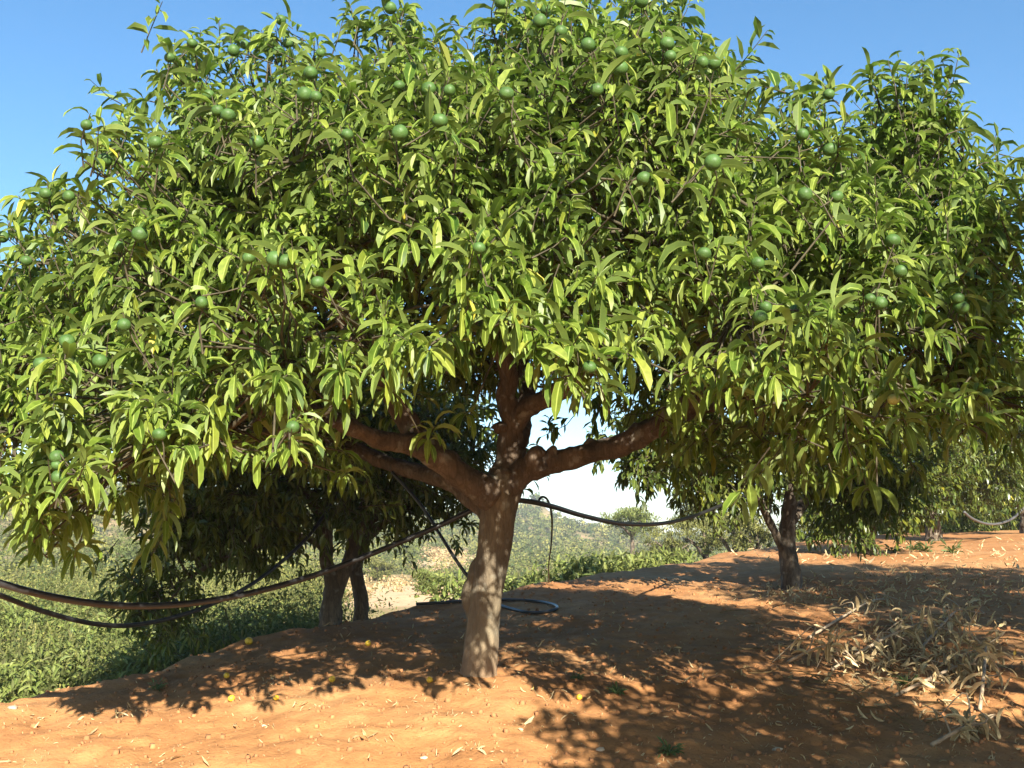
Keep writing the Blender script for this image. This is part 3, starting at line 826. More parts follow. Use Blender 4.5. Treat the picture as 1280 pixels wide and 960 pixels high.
# neighbour just out of frame to the right: shades the right of the crown and the ground
b = np.array([3.65, 1.9, 0]); b[2] = gz(b[0], b[1])
orchard_tree(b, [([b - [0, 0, .1], b + [0, .05, .4], b + [-.05, .05, .8], b + [-.1, .1, 1.1]], [.11, .09, .085, .09]),
                 ([b + [-.08, .08, .95], b + [-.5, .2, 1.4], b + [-1.0, .3, 1.8]], [.06, .05, .03]), ([b + [-.08, .08, .95], b + [.4, .3, 1.5], b + [.9, .5, 2.0]], [.06, .05, .03]),
                 ([b + [-.08, .08, 1.0], b + [.1, -.4, 1.5], b + [.2, -.9, 2.0]], [.06, .05, .03]), ([b + [-.08, .08, 1.0], b + [-.1, .5, 1.6], b + [-.1, .9, 2.1]], [.06, .05, .03]),
                 ([b + [-.3, -.1, 1.2], b + [-1.0, -.7, 1.6], b + [-1.7, -1.2, 1.85]], [.045, .035, .02])],
             [(b + [0, 0, 2.2], (1.9, 1.85, 1.4), b[2] + .9, 1.0), (np.array([1.75, .85, 2.3]), (.8, .75, .5), 1.5, .3)],
             'near orange tree standing just outside the right edge of the picture', .115, 1.0, nclump=195, bark='bark')

b = np.array([4.45, 4.5, 0]); b[2] = gz(b[0], b[1])
orchard_tree(b, [([b - [0, 0, .1], b + [0, .05, .4], b + [.05, .05, .8], b + [.1, .1, 1.1]], [.1, .085, .08, .08]),
                 ([b + [.08, .08, .95], b + [-.5, .2, 1.4], b + [-1.0, .3, 1.8]], [.06, .05, .03]), ([b + [.08, .08, .95], b + [.4, .3, 1.5], b + [.9, .5, 2.0]], [.06, .05, .03])],
             [(b + [0, 0, 2.2], (1.75, 1.6, 1.35), b[2] + 1.0, 1.0)], 'second orange tree outside the right edge, a little farther away', .11, 1.1, nclump=200, bark='bark')

# ------------------------------------------------------------------ irrigation pipes
def pipe(name, pts, r, mat, label, cat='hose', group=None, sides=10):
    g_ = Geo(); tube(g_, pts, [r] * 2, n=len(pts) * 10, sides=sides)
    o = g_.build(name, M[mat]); return tag(o, label, cat, group)


pipe('irrigation_pipe', [P(-120, 690, 3.2), P(-40, 714, 3.35), P(0, 729, 3.4), P(70, 747, 3.55), P(150, 757, 3.75), P(230, 755, 3.95), P(310, 742, 4.15), P(390, 720, 4.35), P(470, 690, 4.5), P(540, 661, 4.6), P(592, 637, 4.64), P(625, 627, 4.65),
                         P(655, 626, 4.66), P(690, 633, 4.8), P(730, 645, 5.2), P(780, 655, 5.8), P(830, 654, 6.5), P(870, 644, 7.2), P(910, 628, 7.9), P(950, 612, 8.3), P(980, 600, 8.5)], .0122, 'pipe',
     'thick black irrigation pipe sagging across the picture behind the main trunk', 'pipe', 'irrigation pipes')
pipe('irrigation_pipe', [P(-120, 690, 3.3), P(-60, 718, 3.6), P(0, 744, 3.9), P(60, 766, 4.2), P(120, 780, 4.5), P(170, 781, 4.8), P(230, 768, 5.2), P(290, 744, 5.6), P(340, 712, 5.95), P(390, 665, 6.3), P(425, 610, 6.6), P(440, 570, 6.8)], .0105, 'pipe',
     'thinner black irrigation pipe hanging lowest at the left and rising into the split trunk tree', 'pipe', 'irrigation pipes')
gl = on_ground(686, 722, 7, 14)
pipe('drip_tube', [P(676, 632, 4.75), P(674, 625, 4.73), P(679, 621, 4.76), P(686, 628, 4.85), P(690, 650, 5.3), P(689, 680, 6.5), P(686, 705, 8.0), gl + [0, 0, -.01]], .0055, 'pipe', 'thin black drip tube hooked over the pipe, hanging down right of the trunk', 'tube', sides=8)
pipe('drip_tube', [P(490, 590, 5.0), P(525, 630, 4.9), P(548, 665, 4.8), P(570, 700, 4.7), P(590, 728, 4.66)], .008, 'pipe', 'thin black tube slanting down to the back of the main trunk', 'tube', sides=8)
lp = [on_ground(x, y, 5, 12) + [0, 0, .012] for (x, y) in ((520, 757), (560, 755), (600, 752), (640, 752), (672, 754), (692, 758), (696, 763), (682, 767), (660, 768), (638, 763), (622, 758))]
pipe('coiled_hose', lp, .011, 'pipe', 'black hose looped on the shaded soil behind the main trunk', 'hose')
pipe('irrigation_pipe', [P(1205, 640, 15), P(1215, 648, 15.2), P(1230, 654, 15.6), P(1245, 655, 16), P(1262, 650, 16.4), P(1275, 640, 16.8), P(1290, 622, 17.2)], .02, 'pipe_grey', 'pale grey pipe sagging between the far trees at the right edge', 'pipe', 'irrigation pipes')
pipe('irrigation_pipe', [P(1128, 650, 15.5), P(1138, 643, 15.8), P(1143, 632, 16.2), P(1140, 620, 16.6)], .02, 'pipe_grey', 'short grey pipe curving up beside the Y shaped trunk', 'pipe', 'irrigation pipes')

# ------------------------------------------------------------------ shrubs, scrub and pines beyond the edge
def bush_geo(geo, c, r, n, L, W, K=3, flat=.75, curl=(.0, 1.0), updir=.3, tone=None):
    """leafy dome: leaves spread through clumps near the surface"""
    nc = max(5, int(n / 14))
    d = nrm(rng.normal(0, 1, (nc, 3))); d[:, 2] = np.abs(d[:, 2]) * 1.0 - .15
    cc = d * rng.uniform(.55, 1.0, (nc, 1)) * r * np.array([1, 1, flat]) * (1 + vnoise(d[:, 0] * 2 + c[0], d[:, 1] * 2 + c[1], 31)[:, None] * .5)
    k = rng.integers(0, nc, n)
    pos = np.asarray(c) + cc[k] + rng.normal(0, .16, (n, 3)) * r * np.array([1, 1, .8])
    dd = nrm(d[k] * .6 + rng.normal(0, .6, (n, 3)) + np.array([0, 0, updir]))
    tn = np.clip((rng.uniform(.2, .8) if tone is None else tone) + rng.normal(0, .16, n) + rng.normal(0, .1, nc)[k], 0, 1)
    leaves(geo, pos, dd, L * rng.uniform(.6, 1.3, n), W * rng.uniform(.7, 1.3, n), rng.uniform(*curl, n), rng.uniform(.1, .6, n), K, tone=tn)


# near leafy shrubs just below the left edge
SH = [(20, 838, 7.6, .5, 'leafy green shrub at the far left below the orange bank'), (95, 822, 8.2, .55, 'leafy green shrub below the hanging pipes, second from the left'),
      (45, 790, 10.5, .7, 'pale leafy shrub behind the two leftmost green shrubs'), (145, 800, 9.6, .5, 'leafy green shrub under the drooping branch of the dark tree'),
      (260, 790, 9.5, .5, 'leafy shrub on the bank left of the thick split trunk'), (330, 770, 10.5, .6, 'taller leafy shrub just left of the thick split trunk'),
      (200, 815, 7.4, .3, 'low shrub at the foot of the bank beneath the drooping branch')]
for (px, py, Y, r, lab) in SH:
    c = P(px, py, Y); z0 = gz(c[0], c[1])
    e = empty('shrub', (c[0], c[1], z0), lab, 'shrub', 'shrubs below the left bank')
    fg = Geo(); h = max(.2, c[2] - z0)
    bush_geo(fg, (c[0], c[1], z0 + h * .45), r * 1.1, int(1500 * r / .5), .085, .028, K=4, flat=max(.5, h / r * .65), curl=(.3, 2), tone=.55)
    fg.build('foliage', M['leaf_shrub'], e)
    sg = Geo()
    for q in range(5):
        a = q * 1.3; tube(sg, [(c[0], c[1], z0 - .05), (c[0] + .12 * math.cos(a), c[1] + .12 * math.sin(a), z0 + h * .4), (c[0] + r * .6 * math.cos(a), c[1] + r * .6 * math.sin(a), z0 + h * .8)], [.012, .009, .004], n=8, sides=6)
    sg.build('stem', M['twig'], e)
# young citrus with upright leaves seen over the crest right of the trunk
YG = [(566, 722, 13.0, .36), (636, 724, 12.5, .36), (674, 718, 12.8, .34), (714, 704, 13.2, .38), (752, 696, 13.5, .42), (792, 694, 14.2, .42), (836, 692, 15, .4)]
YL = ['young pale leafy tree just left of the main trunk over the crest', 'young leafy tree touching the right side of the main trunk over the crest', 'low young leafy tree under the hanging drip tube', 'young leafy tree right of the drip tube',
      'tallest young leafy tree over the crest right of the drip tube', 'young leafy tree beneath the umbrella shaped pine', 'last young leafy tree at the right end of its row']
for (px, py, Y, r), lab in zip(YG, YL):
    c = P(px, py, Y); z0 = gz(c[0], c[1])
    e = empty('young_orange_tree', (c[0], c[1], z0), lab, 'tree', 'young orange trees over the crest')
    fg = Geo()
    n = int(420 * r / .4); h = max(.5, c[2] - z0)
    pos = np.stack([rng.normal(c[0], r * .5, n), rng.normal(c[1], r * .5, n), z0 + h * rng.beta(3, 1.4, n)], -1)
    leaves(fg, pos, nrm(rng.normal(0, .55, (n, 3)) + [0, -.2, .5]), rng.uniform(.1, .17, n), rng.uniform(.03, .05, n), rng.uniform(.2, 1.8, n), rng.uniform(.2, .6, n), 4, tone=np.clip(rng.normal(.7, .2, n), 0, 1))
    fg.build('crown', M['leaf_shrub'], e)
    tg = Geo(); tube(tg, [(c[0], c[1], z0 - .05), (c[0] + .03, c[1], z0 + h * .4), (c[0], c[1], z0 + h * .85)], [.03, .022, .008], n=8, sides=8)
    tg.build('trunk', M['bark_far'], e)

# pines and broadleaf trees on the far side
def far_tree(name, px, py, Y, rx, rz, lab, mat, n=2600, leafL=.25, cat='tree', group=None, z_extra=0, clumps=30):
    c = P(px, py, Y); z0 = float(mesh_z(c[0], c[1])); c[2] = max(c[2], z0 + rz * .5)
    e = empty(name, (c[0], c[1], z0), lab, cat, group)
    fg = Geo()
    for q in range(clumps):
        d = nrm(rng.normal(0, 1, 3)); d[2] = d[2] * .9 + .1
        cc = c + d * np.array([rx, rx, rz]) * rng.uniform(.35, .85)
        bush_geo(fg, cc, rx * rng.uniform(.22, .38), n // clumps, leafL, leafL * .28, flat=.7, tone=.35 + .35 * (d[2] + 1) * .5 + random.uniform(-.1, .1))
    fg.build('crown', mat, e)
    tg = Geo(); tube(tg, [(c[0], c[1], z0 - .2), (c[0] + rx * .05, c[1], (z0 + c[2]) / 2), (c[0], c[1], c[2] + rz * .3)], [rx * .09, rx * .07, rx * .03], n=10, sides=8)
    for q in range(5):
        a = q * 1.25; tube(tg, [(c[0], c[1], c[2] - rz * .7), (c[0] + rx * .3 * math.cos(a), c[1] + rx * .3 * math.sin(a), c[2] - rz * .2), (c[0] + rx * .7 * math.cos(a), c[1] + rx * .7 * math.sin(a), c[2] + rz * .1)], [rx * .04, rx * .03, rx * .015], n=8, sides=6)
    tg.build('trunk', M['bark_far'], e)
    return e


far_tree('pine_tree', 788, 654, 48, 1.6, .8, 'umbrella shaped pine with a bright crown against the pale sky', M['leaf_shrub'], 5200, .17)
far_tree('pine_tree', 880, 645, 42, 1.3, .95, 'darker pine rising just left of the leaning trunk tree', M['leaf_pine'], 2600, .2)
far_tree('pine_tree', 858, 655, 45, .7, .5, 'small round pine beside the darker pine', M['leaf_pine'], 1500, .18)
OB = [(840, 680, 26, .8, 'olive green bush behind the last young leafy trees'), (880, 675, 24, .8, 'olive green bush under the darker pine'), (915, 668, 22, .85, 'large olive green bush beside the leaning trunk tree'), (945, 668, 21, .7, 'olive bush partly hidden by the leaning trunk tree'),
      (1020, 672, 22, .55, 'grey green bush seen between the leaning trunk and the low leaves')]
for (px, py, Y, r, lab) in OB:
    far_tree('bush', px, py, Y, r, r * .75, lab, M['leaf_scrub'], 2400, .11, 'bush', 'olive green bushes beyond the crest', clumps=26)

VB = [(42, 668, 42, 1.5, 'round green bush on the valley side at the far left, above the pipes'), (112, 652, 60, 2.2, 'large round bush on the left hillside under the hanging leaves'), (165, 692, 36, 1.2, 'olive bush left of the drooping branch of the dark tree'),
      (92, 722, 23, .7, 'low bush just above the two sagging pipes at the left'), (250, 705, 34, 1.1, 'bush seen through the dark tree beside its drooping branch'), (352, 738, 22, .7, 'bush just left of the split trunk, farther down the slope'),
      (505, 690, 62, 1.9, 'pale green bush on the slope between the thin trunk and the main trunk'), (535, 728, 42, 1.1, 'small bright bush left of the main trunk below the slanting tube'), (470, 712, 75, 1.9, 'bush at the upper edge of the dry grass patch')]
for (px, py, Y, r, lab) in VB:
    q = on_ground(px, py + 14, 8, 200); Y = float(q[1]); r = (38 if px % 3 else 52) * Y / 1280 * .6
    far_tree('bush', px, py, Y, r, r * .8, lab, M['leaf_shrub'] if px % 2 else M['leaf_scrub'], 2200, .05 + Y * .0024, 'bush', 'bushes on the valley side', clumps=22)

# scrub on the valley side and hills: one uncountable mass, and woodland dots on the hills
def scrub_bush(geo, c, r, n, sz, flat, tone):
    """far bush: small single leaf faces spread through a lumpy dome"""
    nc = max(4, n // 9)
    d = nrm(rng.normal(0, 1, (nc, 3))); d[:, 2] = np.abs(d[:, 2]) - .1
    cc = d * rng.uniform(.5, 1, (nc, 1)) * r * np.array([1, 1, flat])
    k = rng.integers(0, nc, n)
    p = np.asarray(c) + cc[k] + rng.normal(0, .15 * r, (n, 3))
    nn = nrm(d[k] + rng.normal(0, .45, (n, 3)))
    u = nrm(np.cross(nn, rng.normal(0, 1, (n, 3)))); v = np.cross(nn, u)
    s_ = (sz * rng.uniform(.6, 1.3, n))[:, None]
    V = np.stack([p - u * s_, p - v * s_ * .55, p + u * s_, p + v * s_ * .55], 1)
    A = np.zeros((n, 4, 3)); A[..., 0] = np.clip(tone + rng.normal(0, .13, n) + rng.normal(0, .1, nc)[k], 0, 1)[:, None]; A[..., 1] = .5
    geo.add(V.reshape(-1, 3), (np.arange(n) * 4)[:, None] + np.arange(4)[None], A.reshape(-1, 3))


sg = Geo(); ng = Geo()
SX_, SY_ = [], []
while len(SX_) < 8600:
    near_ = random.random() < .25
    Y = 7.5 * (60 / 7.5) ** random.random() if near_ else 60 * (330 / 60) ** (random.random() ** .6)
    v = random.uniform(-.62, -.05) if near_ else random.uniform(-.62, .32) if random.random() < .93 else random.uniform(.3, .7)
    SX_.append(v * Y); SY_.append(Y)
SX_ = np.array(SX_); SY_ = np.array(SY_)
SE_ = edge_dist(SX_, SY_); SZ_ = mesh_z(SX_, SY_)
SN_ = vnoise(SX_ / (5 + SY_ * .07), SY_ / (5 + SY_ * .07), 41)
count = 0
for X, Y, z, e_, n_ in zip(SX_, SY_, SZ_, SE_, SN_):
    if e_ < .9 or (n_ < -.24 and random.random() < (.45 if Y > 60 else 1)): continue
    px = 640 + 1280 * X / Y
    if 395 < px < 540 and 18 < Y < 60: continue
    if 525 < px < 595 and 80 < Y < 125: continue
    if px > 420 and Y < 55: continue
    far = Y > 60
    if Y < 24 and random.random() < .35: continue
    r = random.choice([.18, .25, .35, .55]) * random.uniform(.8, 1.2) * (1 + Y * .02) if not far else random.choice([.6, .9, 1.3, 1.8, 2.6]) * (.6 + Y * .0022)
    if Y < 24:
        bush_geo(sg if random.random() < .65 else ng, (X, Y, z + r * .12), r, int(400 * r / .3), random.choice([.04, .055, .075]), .02, flat=random.uniform(.5, 1.1), curl=(.1, 1.4), tone=random.choice([.05, .25, .5, .75, .95])); count += 1
        continue
    lf = max(.035, Y * .0019) if not far else Y * .0016
    scrub_bush(sg if random.random() < .72 else ng, (X, Y, z + r * .12), r, 90 if far else 260, lf, random.uniform(.6, 1.0), random.choice([.02, .1, .2, .45, .8, .95]))
    count += 1
print('scrub bushes', count)
dg_ = Geo()
for _ in range(420):
    px, Y = random.choice([(random.gauss(465, 38), random.uniform(20, 60)), (random.gauss(560, 18), random.uniform(80, 125)), (random.gauss(170, 30), random.uniform(20, 30))])
    X = (px - 640) / 1280 * Y
    scrub_bush(dg_, (X, Y, float(mesh_z(np.array([X]), np.array([Y]))[0])), random.uniform(.15, .5) * (1 + Y * .008), 44, .015 + Y * .0011, .5, random.uniform(.2, .7))
tag(dg_.build('dry_grass', M['dry']), 'pinkish dry grass on the bare patches of the valley side', 'grass', kind='stuff')
tag(sg.build('hillside_scrub', M['leaf_scrub']), 'pale olive scrub covering the valley side and the hills', 'scrub', kind='stuff')
tag(ng.build('hillside_scrub', M['leaf_pine']), 'darker green scrub dotted over the valley side and the hills', 'scrub', kind='stuff')

# ------------------------------------------------------------------ things on the ground
# leaf litter
lit = Geo()
def litter(px0, px1, py0, py1, n, L, lift=.012, tone=.6, spread=.6, gauss=None):
    pts = []
    for _ in range(n):
        if gauss: px, py = random.gauss(gauss[0], gauss[2]), random.gauss(gauss[1], gauss[3])
        else: px, py = random.uniform(px0, px1), random.uniform(py0, py1)
        if py > 1060: continue
        pts.append((px, py))
    # project on the smooth terrace
    Ys = np.linspace(2.6, 24, 1400)
    B = []
    for (px, py) in pts:
        w = (480 - py) / 1280; v = (px - 640) / 1280
        t = Ys / (CP - w * SP); zz = 1.5 + t * (SP + w * CP)
        g_ = terrace(v * t, Ys); hit = zz < g_
        if hit.any():
            i = int(np.argmax(hit)); B.append((v * t[i], Ys[i]))
    if not B: return
    B = np.array(B)
    ed_ = edge_dist(B[:, 0], B[:, 1]); B = B[ed_ < -.05]
    z = ground_z(B[:, 0], B[:, 1])
    n = len(B)
    a = rng.uniform(0, 2 * math.pi, n)
    d = np.stack([np.cos(a), np.sin(a), rng.normal(.15, .3, n) * spread], -1)
    ln = L * rng.uniform(.4, 1.2, n)
    base = np.stack([B[:, 0], B[:, 1], z - .004 + rng.random(n) * (lift + .008)], -1) - d * (ln * .5)[:, None]
    base[:, 2] = np.maximum(base[:, 2], ground_z(base[:, 0], base[:, 1]) - .006)
    leaves(lit, base, d, ln, ln * rng.uniform(.14, .34, n), rng.uniform(-2.0, 3.4, n), rng.uniform(.4, 1.5, n), 6, roll=rng.normal(0, 1.2, n), wave=.5, tone=np.clip(rng.normal(tone, .25, n), 0, 1), yellow=(rng.random(n) < .02) * .8)
litter(-40, 1320, 850, 990, 45, .042, tone=.65)
for (px, py) in ((612, 873), (520, 880), (560, 905), (650, 912), (345, 853), (310, 905), (100, 910), (230, 950), (40, 890), (470, 930), (680, 875), (700, 900), (830, 815), (860, 850), (760, 770), (660, 815), (170, 890), (400, 890), (590, 945), (20, 950)):
    litter(0, 0, 0, 0, 16, .028, .012, .7, .7, gauss=(px, py, 22, 5))
    litter(0, 0, 0, 0, 4, .05, .012, .75, .7, gauss=(px, py, 16, 4))
litter(-40, 1320, 850, 990, 420, .02, tone=.6)
litter(700, 1320, 740, 990, 160, .04, tone=.4)
litter(620, 1320, 740, 990, 420, .022, tone=.4)
litter(960, 1320, 700, 760, 520, .06, .03, .7)
litter(900, 1320, 676, 705, 260, .1, .03, .75)
litter(960, 1320, 690, 745, 300, .09, .02, .4)
litter(0, 0, 0, 0, 560, .08, .07, .82, 1.6, gauss=(1155, 815, 62, 27))
litter(0, 0, 0, 0, 600, .036, .025, .35, 1.0, gauss=(1130, 818, 90, 36))
litter(0, 0, 0, 0, 45, .06, .02, .6, 1.0, gauss=(1180, 925, 90, 30))
litter(0, 0, 0, 0, 190, .028, .014, .4, .8, gauss=(1120, 915, 150, 40))
litter(0, 0, 0, 0, 220, .07, .04, .8, 1.0, gauss=(1190, 735, 70, 12))
litter(0, 0, 0, 0, 170, .06, .03, .9, .6, gauss=(1000, 742, 40, 6))
litter(400, 1000, 745, 850, 260, .045, .015, .5)
for q in range(90):      # bits of dead twig among the leaves
    c = on_ground(random.gauss(1120, 110), random.gauss(825, 45), 3, 9)
    a = random.uniform(0, 6.3); l_ = random.uniform(.06, .26)
    v_ = np.array([math.cos(a), math.sin(a), random.uniform(-.05, .25)]) * l_
    tube(lit, [c + [0, 0, .012], c + v_ * .5 + rng.normal(0, .012, 3) + [0, 0, .02], c + v_ + [0, 0, .015]], [.004, .003, .0015], n=8, sides=5 + 1)
tag(lit.build('leaf_litter', M['dry']), 'dry straw coloured leaves strewn over the soil', 'leaf litter', kind='stuff')

# clods and grit
cg = Geo()
cub = np.array([(-1, -1, -1), (1, -1, -1), (1, 1, -1), (-1, 1, -1), (-1, -1, 1), (1, -1, 1), (1, 1, 1), (-1, 1, 1)], float)
cf = np.array([(0, 3, 2, 1), (4, 5, 6, 7), (0, 1, 5, 4), (1, 2, 6, 5), (2, 3, 7, 6), (3, 0, 4, 7)])
n = 15000
Yc = rng.uniform(3.2, 9.5, n) ; Xc = rng.uniform(-.56, .62, n) * Yc
k = edge_dist(Xc, Yc) < -.02
Xc, Yc = Xc[k], Yc[k]; n = len(Xc)
sz = .002 + .011 * rng.random(n) ** 6
top = cub.copy(); top[4:, :2] *= .6
V = top[None] * rng.uniform(.6, 1.2, (n, 8, 1)) * sz[:, None, None]
a = rng.uniform(0, 6.3, n); ca, sa = np.cos(a)[:, None], np.sin(a)[:, None]
V = np.stack([V[..., 0] * ca - V[..., 1] * sa, V[..., 0] * sa + V[..., 1] * ca, V[..., 2] * .8], -1) + np.stack([Xc, Yc, ground_z(Xc, Yc) + sz * .3], -1)[:, None]
cg.add(V.reshape(-1, 3), ((np.arange(n) * 8)[:, None, None] + cf[None]).reshape(-1, 4))
M['clod'] = plain_mat('soil_clod', (.3, .135, .052), .95, .3, 3.0)
tag(cg.build('soil_clods', M['clod'], smooth=True), 'small crumbly clods of orange soil lying over the ground', 'soil clods', kind='stuff')

# dry pruned branches on the heap
DB = [((1010, 800), (1110, 752), 'dry leafy pruning at the top left of the heap'), ((1150, 815), (1215, 772), 'bare arched dead twig standing highest on the heap'), ((1040, 840), (1190, 800), 'long dead branch with curled leaves across the middle of the heap'),
      ((1120, 872), (1235, 838), 'dead branch with big pale curled leaves at the front of the heap'), ((1225, 890), (1240, 815), 'upright dry sprig at the right side of the heap'), ((985, 830), (1075, 845), 'short dry pruning on the left side of the heap'), ((1165, 935), (1240, 920), 'small dry pruning on the soil in front of the heap')]
for i, (p0, p1, lab) in enumerate(DB):
    a = on_ground(*p0, 3, 9); b_ = on_ground(*p1, 3, 9)
    e = empty('dry_branch', a, lab, 'branch', 'dry prunings on the heap')
    h = .04 + .025 * (i % 3)
    st = Geo(); C = tube(st, [a + [0, 0, .01], a * .6 + b_ * .4 + [0, 0, h], a * .25 + b_ * .75 + [0, .02, h * 1.3], b_ + [0, 0, h * .5]], [.008, .007, .005, .003], n=24, sides=8, knob=.2, seed=i)
    for q in range(4):
        s0 = C[6 + q * 4]; tube(st, [s0, s0 + rng.normal(0, .05, 3) + [0, 0, .03], s0 + rng.normal(0, .09, 3) + [0, 0, .03]], [.004, .003, .0015], n=8, sides=6)
    st.build('stem', M['dead_twig'], e)
    n = 14 if i == 1 else 30
    k = rng.integers(5, 24, n); lf = Geo()
    ln = rng.uniform(.06, .12, n)
    leaves(lf, C[k] + rng.normal(0, .03, (n, 3)) + [0, 0, .01], nrm(rng.normal(0, 1, (n, 3)) + [0, -.2, .1]), ln, ln * rng.uniform(.22, .38, n), rng.uniform(.5, 2.6, n), rng.uniform(.3, 1.2, n), 6, tone=np.clip(rng.normal(.65, .25, n), 0, 1))
    lf.build('dead_foliage', M['dry'], e)

# fallen fruit
FF = [(311, 806, 1.5, 'largest fallen orange lying on the shaded crest at the left'), (283, 848, .9, 'small yellow fallen orange at the left end of the tree shadow'), (289, 877, .9, 'yellow fallen orange on sunlit soil left of the other sunlit one'), (345, 876, .75, 'tiny orange fruit on sunlit soil among straw'), (415, 853, .95, 'pale yellow fallen orange just in front of the tree shadow'),
      (460, 808, 1.1, 'fallen orange in the shade left of the main trunk'), (540, 753, 1.3, 'fallen orange on the crest beside the main trunk'), (537, 854, .9, 'yellow fallen orange close to the foot of the main trunk'), (724, 875, .8, 'small yellow fallen orange right of the main trunk foot')]
fp = fruit_mesh('fallen_orange', M['fruit_fallen'], .02)
for i, (px, py, s, lab) in enumerate(FF):
    o = fp if i == 0 else fp.copy()
    if i: COL.objects.link(o)
    q = on_ground(px, py, 3, 12)
    o.location = q + np.array([0, 0, .014 * s]); s *= .78; o.scale = (s, s, s * .93); o.rotation_euler = (random.random(), random.random(), random.random() * 6)
    tag(o, lab, 'orange', 'fallen oranges on the soil')

# stones
def stone(px, py, r, lab, seed):
    U, Vn = 16, 10
    th = np.linspace(.02, math.pi - .02, Vn); ph = np.linspace(0, 2 * math.pi, U, endpoint=False)
    T, Ph = np.meshgrid(th, ph, indexing='ij')
    d = np.stack([np.sin(T) * np.cos(Ph), np.sin(T) * np.sin(Ph), np.cos(T)], -1)
    rr = r * (1 + .5 * vnoise(d[..., 0] * 1.6 + seed * 3.7, d[..., 1] * 1.6 + d[..., 2], 51) + .2 * vnoise(d[..., 0] * 5, d[..., 2] * 5 + seed, 52))
    V = (d * rr[..., None] * np.array([1.2, 1, .7])).reshape(-1, 3)
    i = np.arange(Vn - 1)[:, None] * U; j = np.arange(U)[None]; j2 = (j + 1) % U
    o = mesh_obj('stone', V, np.stack([i + j, i + U + j, i + U + j2, i + j2], -1).reshape(-1, 4), M['stone'])
    q = on_ground(px, py, 3, 12); o.scale = (.7, .7, .6); o.location = q + np.array([0, 0, r * .1])
    tag(o, lab, 'stone', 'pale stones on the soil')
for i, (px, py, r, lab) in enumerate([(750, 938, .02, 'pale stone alone on the soil right of centre at the bottom'), (651, 913, .013, 'small white stone on sunlit soil below the main trunk'), (16, 886, .022, 'white stone at the far left beside the bank'), (330, 908, .012, 'small pale stone on the sunlit soil left of centre'), (972, 938, .022, 'grey stone at the edge of the bottom right shadow'), (530, 948, .016, 'pale flat stone at the bottom edge below the trunk')]):
    stone(px, py, r, lab, i)

# weeds
WD = [(195, 862, .05, 'small grey green weed at the left end of the bank'), (771, 868, .06, 'small green weed right of the main trunk'), (838, 945, .07, 'green weed at the bottom in the right shadow'), (722, 850, .04, 'tiny weed in the shadow edge right of the trunk'), (1135, 860, .07, 'green sprout with a fresh leaf in front of the heap'),
      (1115, 691, .16, 'green weed beside the low leafed tree'), (1158, 690, .2, 'larger green weed under the Y shaped trunk'), (1190, 692, .16, 'green weed right of the larger one under the Y shaped trunk'), (1140, 688, .14, 'small weed left of the larger one under the Y shaped trunk')]
for (px, py, r, lab) in WD:
    q = on_ground(px, py, 3, 22); wg = Geo(); n = 40
    a = rng.uniform(0, 6.3, n)
    st = np.stack([np.cos(a), np.sin(a), rng.uniform(.4, 1.6, n)], -1)
    leaves(wg, q + st * (rng.random(n) * r * .4)[:, None], st, rng.uniform(.35, .8, n) * r, rng.uniform(.12, .22, n) * r, rng.uniform(.3, 1.5, n), rng.uniform(.1, .5, n), 4)
    for s_ in range(4): tube(wg, [q + [0, 0, -.005], q + st[s_] * r * .3, q + st[s_] * r * .55], [.0018, .0015, .001], n=5, sides=4)
    tag(wg.build('weed', M['weed']), lab, 'weed', 'weeds on the soil')

# ------------------------------------------------------------------ haze in the air
zlo = float(GZ.min()) - 1.0; zhi = 26.0
hx0, hx1, hy0, hy1 = gx[0] - 10, gx[-1] + 10, gy[0] - 10, gy[-1] + 10
hv = [(x, y, z) for z in (zlo, zhi) for (x, y) in ((hx0, hy0), (hx1, hy0), (hx1, hy1), (hx0, hy1))]
hm = bpy.data.materials.new('hazy_air'); hm.use_nodes = True
hn = hm.node_tree; hn.nodes.clear()
ho = hn.nodes.new('ShaderNodeOutputMaterial'); pv = hn.nodes.new('ShaderNodeVolumePrincipled')
pv.inputs['Color'].default_value = (.82, .88, .95, 1); pv.inputs['Density'].default_value = .0008; pv.inputs['Anisotropy'].default_value = .1
hn.links.new(pv.outputs[0], ho.inputs['Volume'])
tag(mesh_obj('haze', hv, cf, hm, smooth=False), 'thin pale haze in the air over the valley', 'haze', kind='stuff')

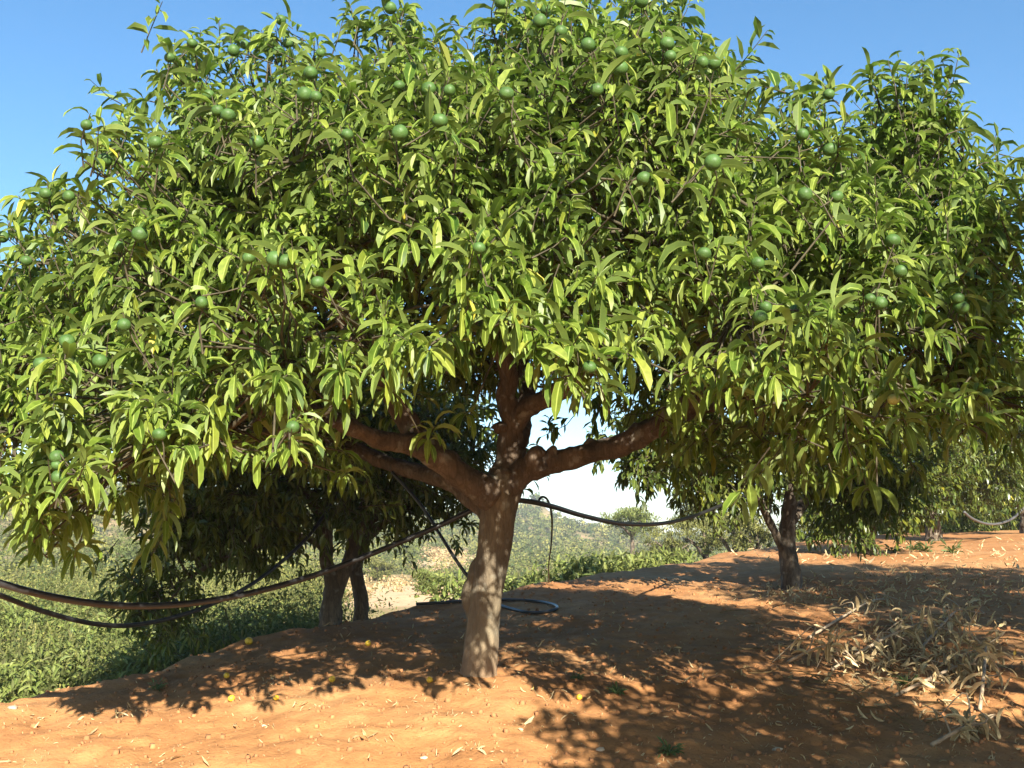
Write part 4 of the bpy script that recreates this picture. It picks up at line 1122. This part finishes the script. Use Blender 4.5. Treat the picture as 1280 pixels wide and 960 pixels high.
# ------------------------------------------------------------------ camera, light, render
cam = bpy.data.cameras.new('camera'); co = bpy.data.objects.new('camera', cam); COL.objects.link(co)
cam.sensor_width = 36; cam.lens = 36; cam.clip_start = .05; cam.clip_end = 9000
co.location = CAM; co.rotation_euler = (math.pi / 2 + PITCH, 0, 0)
sc.camera = co

sd = Vector((math.sin(SUN_AZ) * math.cos(SUN_EL), -math.cos(SUN_AZ) * math.cos(SUN_EL), math.sin(SUN_EL)))   # towards the sun
sun = bpy.data.lights.new('sun', 'SUN'); so = bpy.data.objects.new('sun', sun); COL.objects.link(so)
sun.energy = 5.0; sun.angle = R(.55); sun.color = (1, .925, .79)
so.rotation_euler = (-sd).to_track_quat('-Z', 'Y').to_euler()
so.location = (3, -6, 8)

w = bpy.data.worlds.new('World'); sc.world = w; w.use_nodes = True
nt = w.node_tree; nt.nodes.clear()
wo = nt.nodes.new('ShaderNodeOutputWorld'); bg = nt.nodes.new('ShaderNodeBackground')
sky = nt.nodes.new('ShaderNodeTexSky'); sky.sky_type = 'NISHITA'; sky.sun_disc = False
sky.sun_elevation = SUN_EL
sky.sun_rotation = math.atan2(sd.x, sd.y)
sky.air_density = 1.0; sky.dust_density = .35; sky.ozone_density = 2.2
bg.inputs[1].default_value = .066
hs = nt.nodes.new('ShaderNodeHueSaturation'); hs.inputs['Saturation'].default_value = 1.22; hs.inputs['Hue'].default_value = .496
nt.links.new(sky.outputs[0], hs.inputs['Color']); nt.links.new(hs.outputs[0], bg.inputs[0]); nt.links.new(bg.outputs[0], wo.inputs[0])

sc.render.engine = 'CYCLES'
sc.cycles.use_denoising = True
sc.cycles.max_bounces = 7; sc.cycles.transparent_max_bounces = 6; sc.cycles.diffuse_bounces = 4; sc.cycles.glossy_bounces = 2; sc.cycles.transmission_bounces = 4
sc.cycles.sample_clamp_indirect = 6; sc.cycles.volume_bounces = 0
sc.view_settings.view_transform = 'Standard'; sc.view_settings.look = 'None'
sc.view_settings.exposure = 1.82; sc.view_settings.gamma = 1; sc.view_settings.use_curve_mapping = False
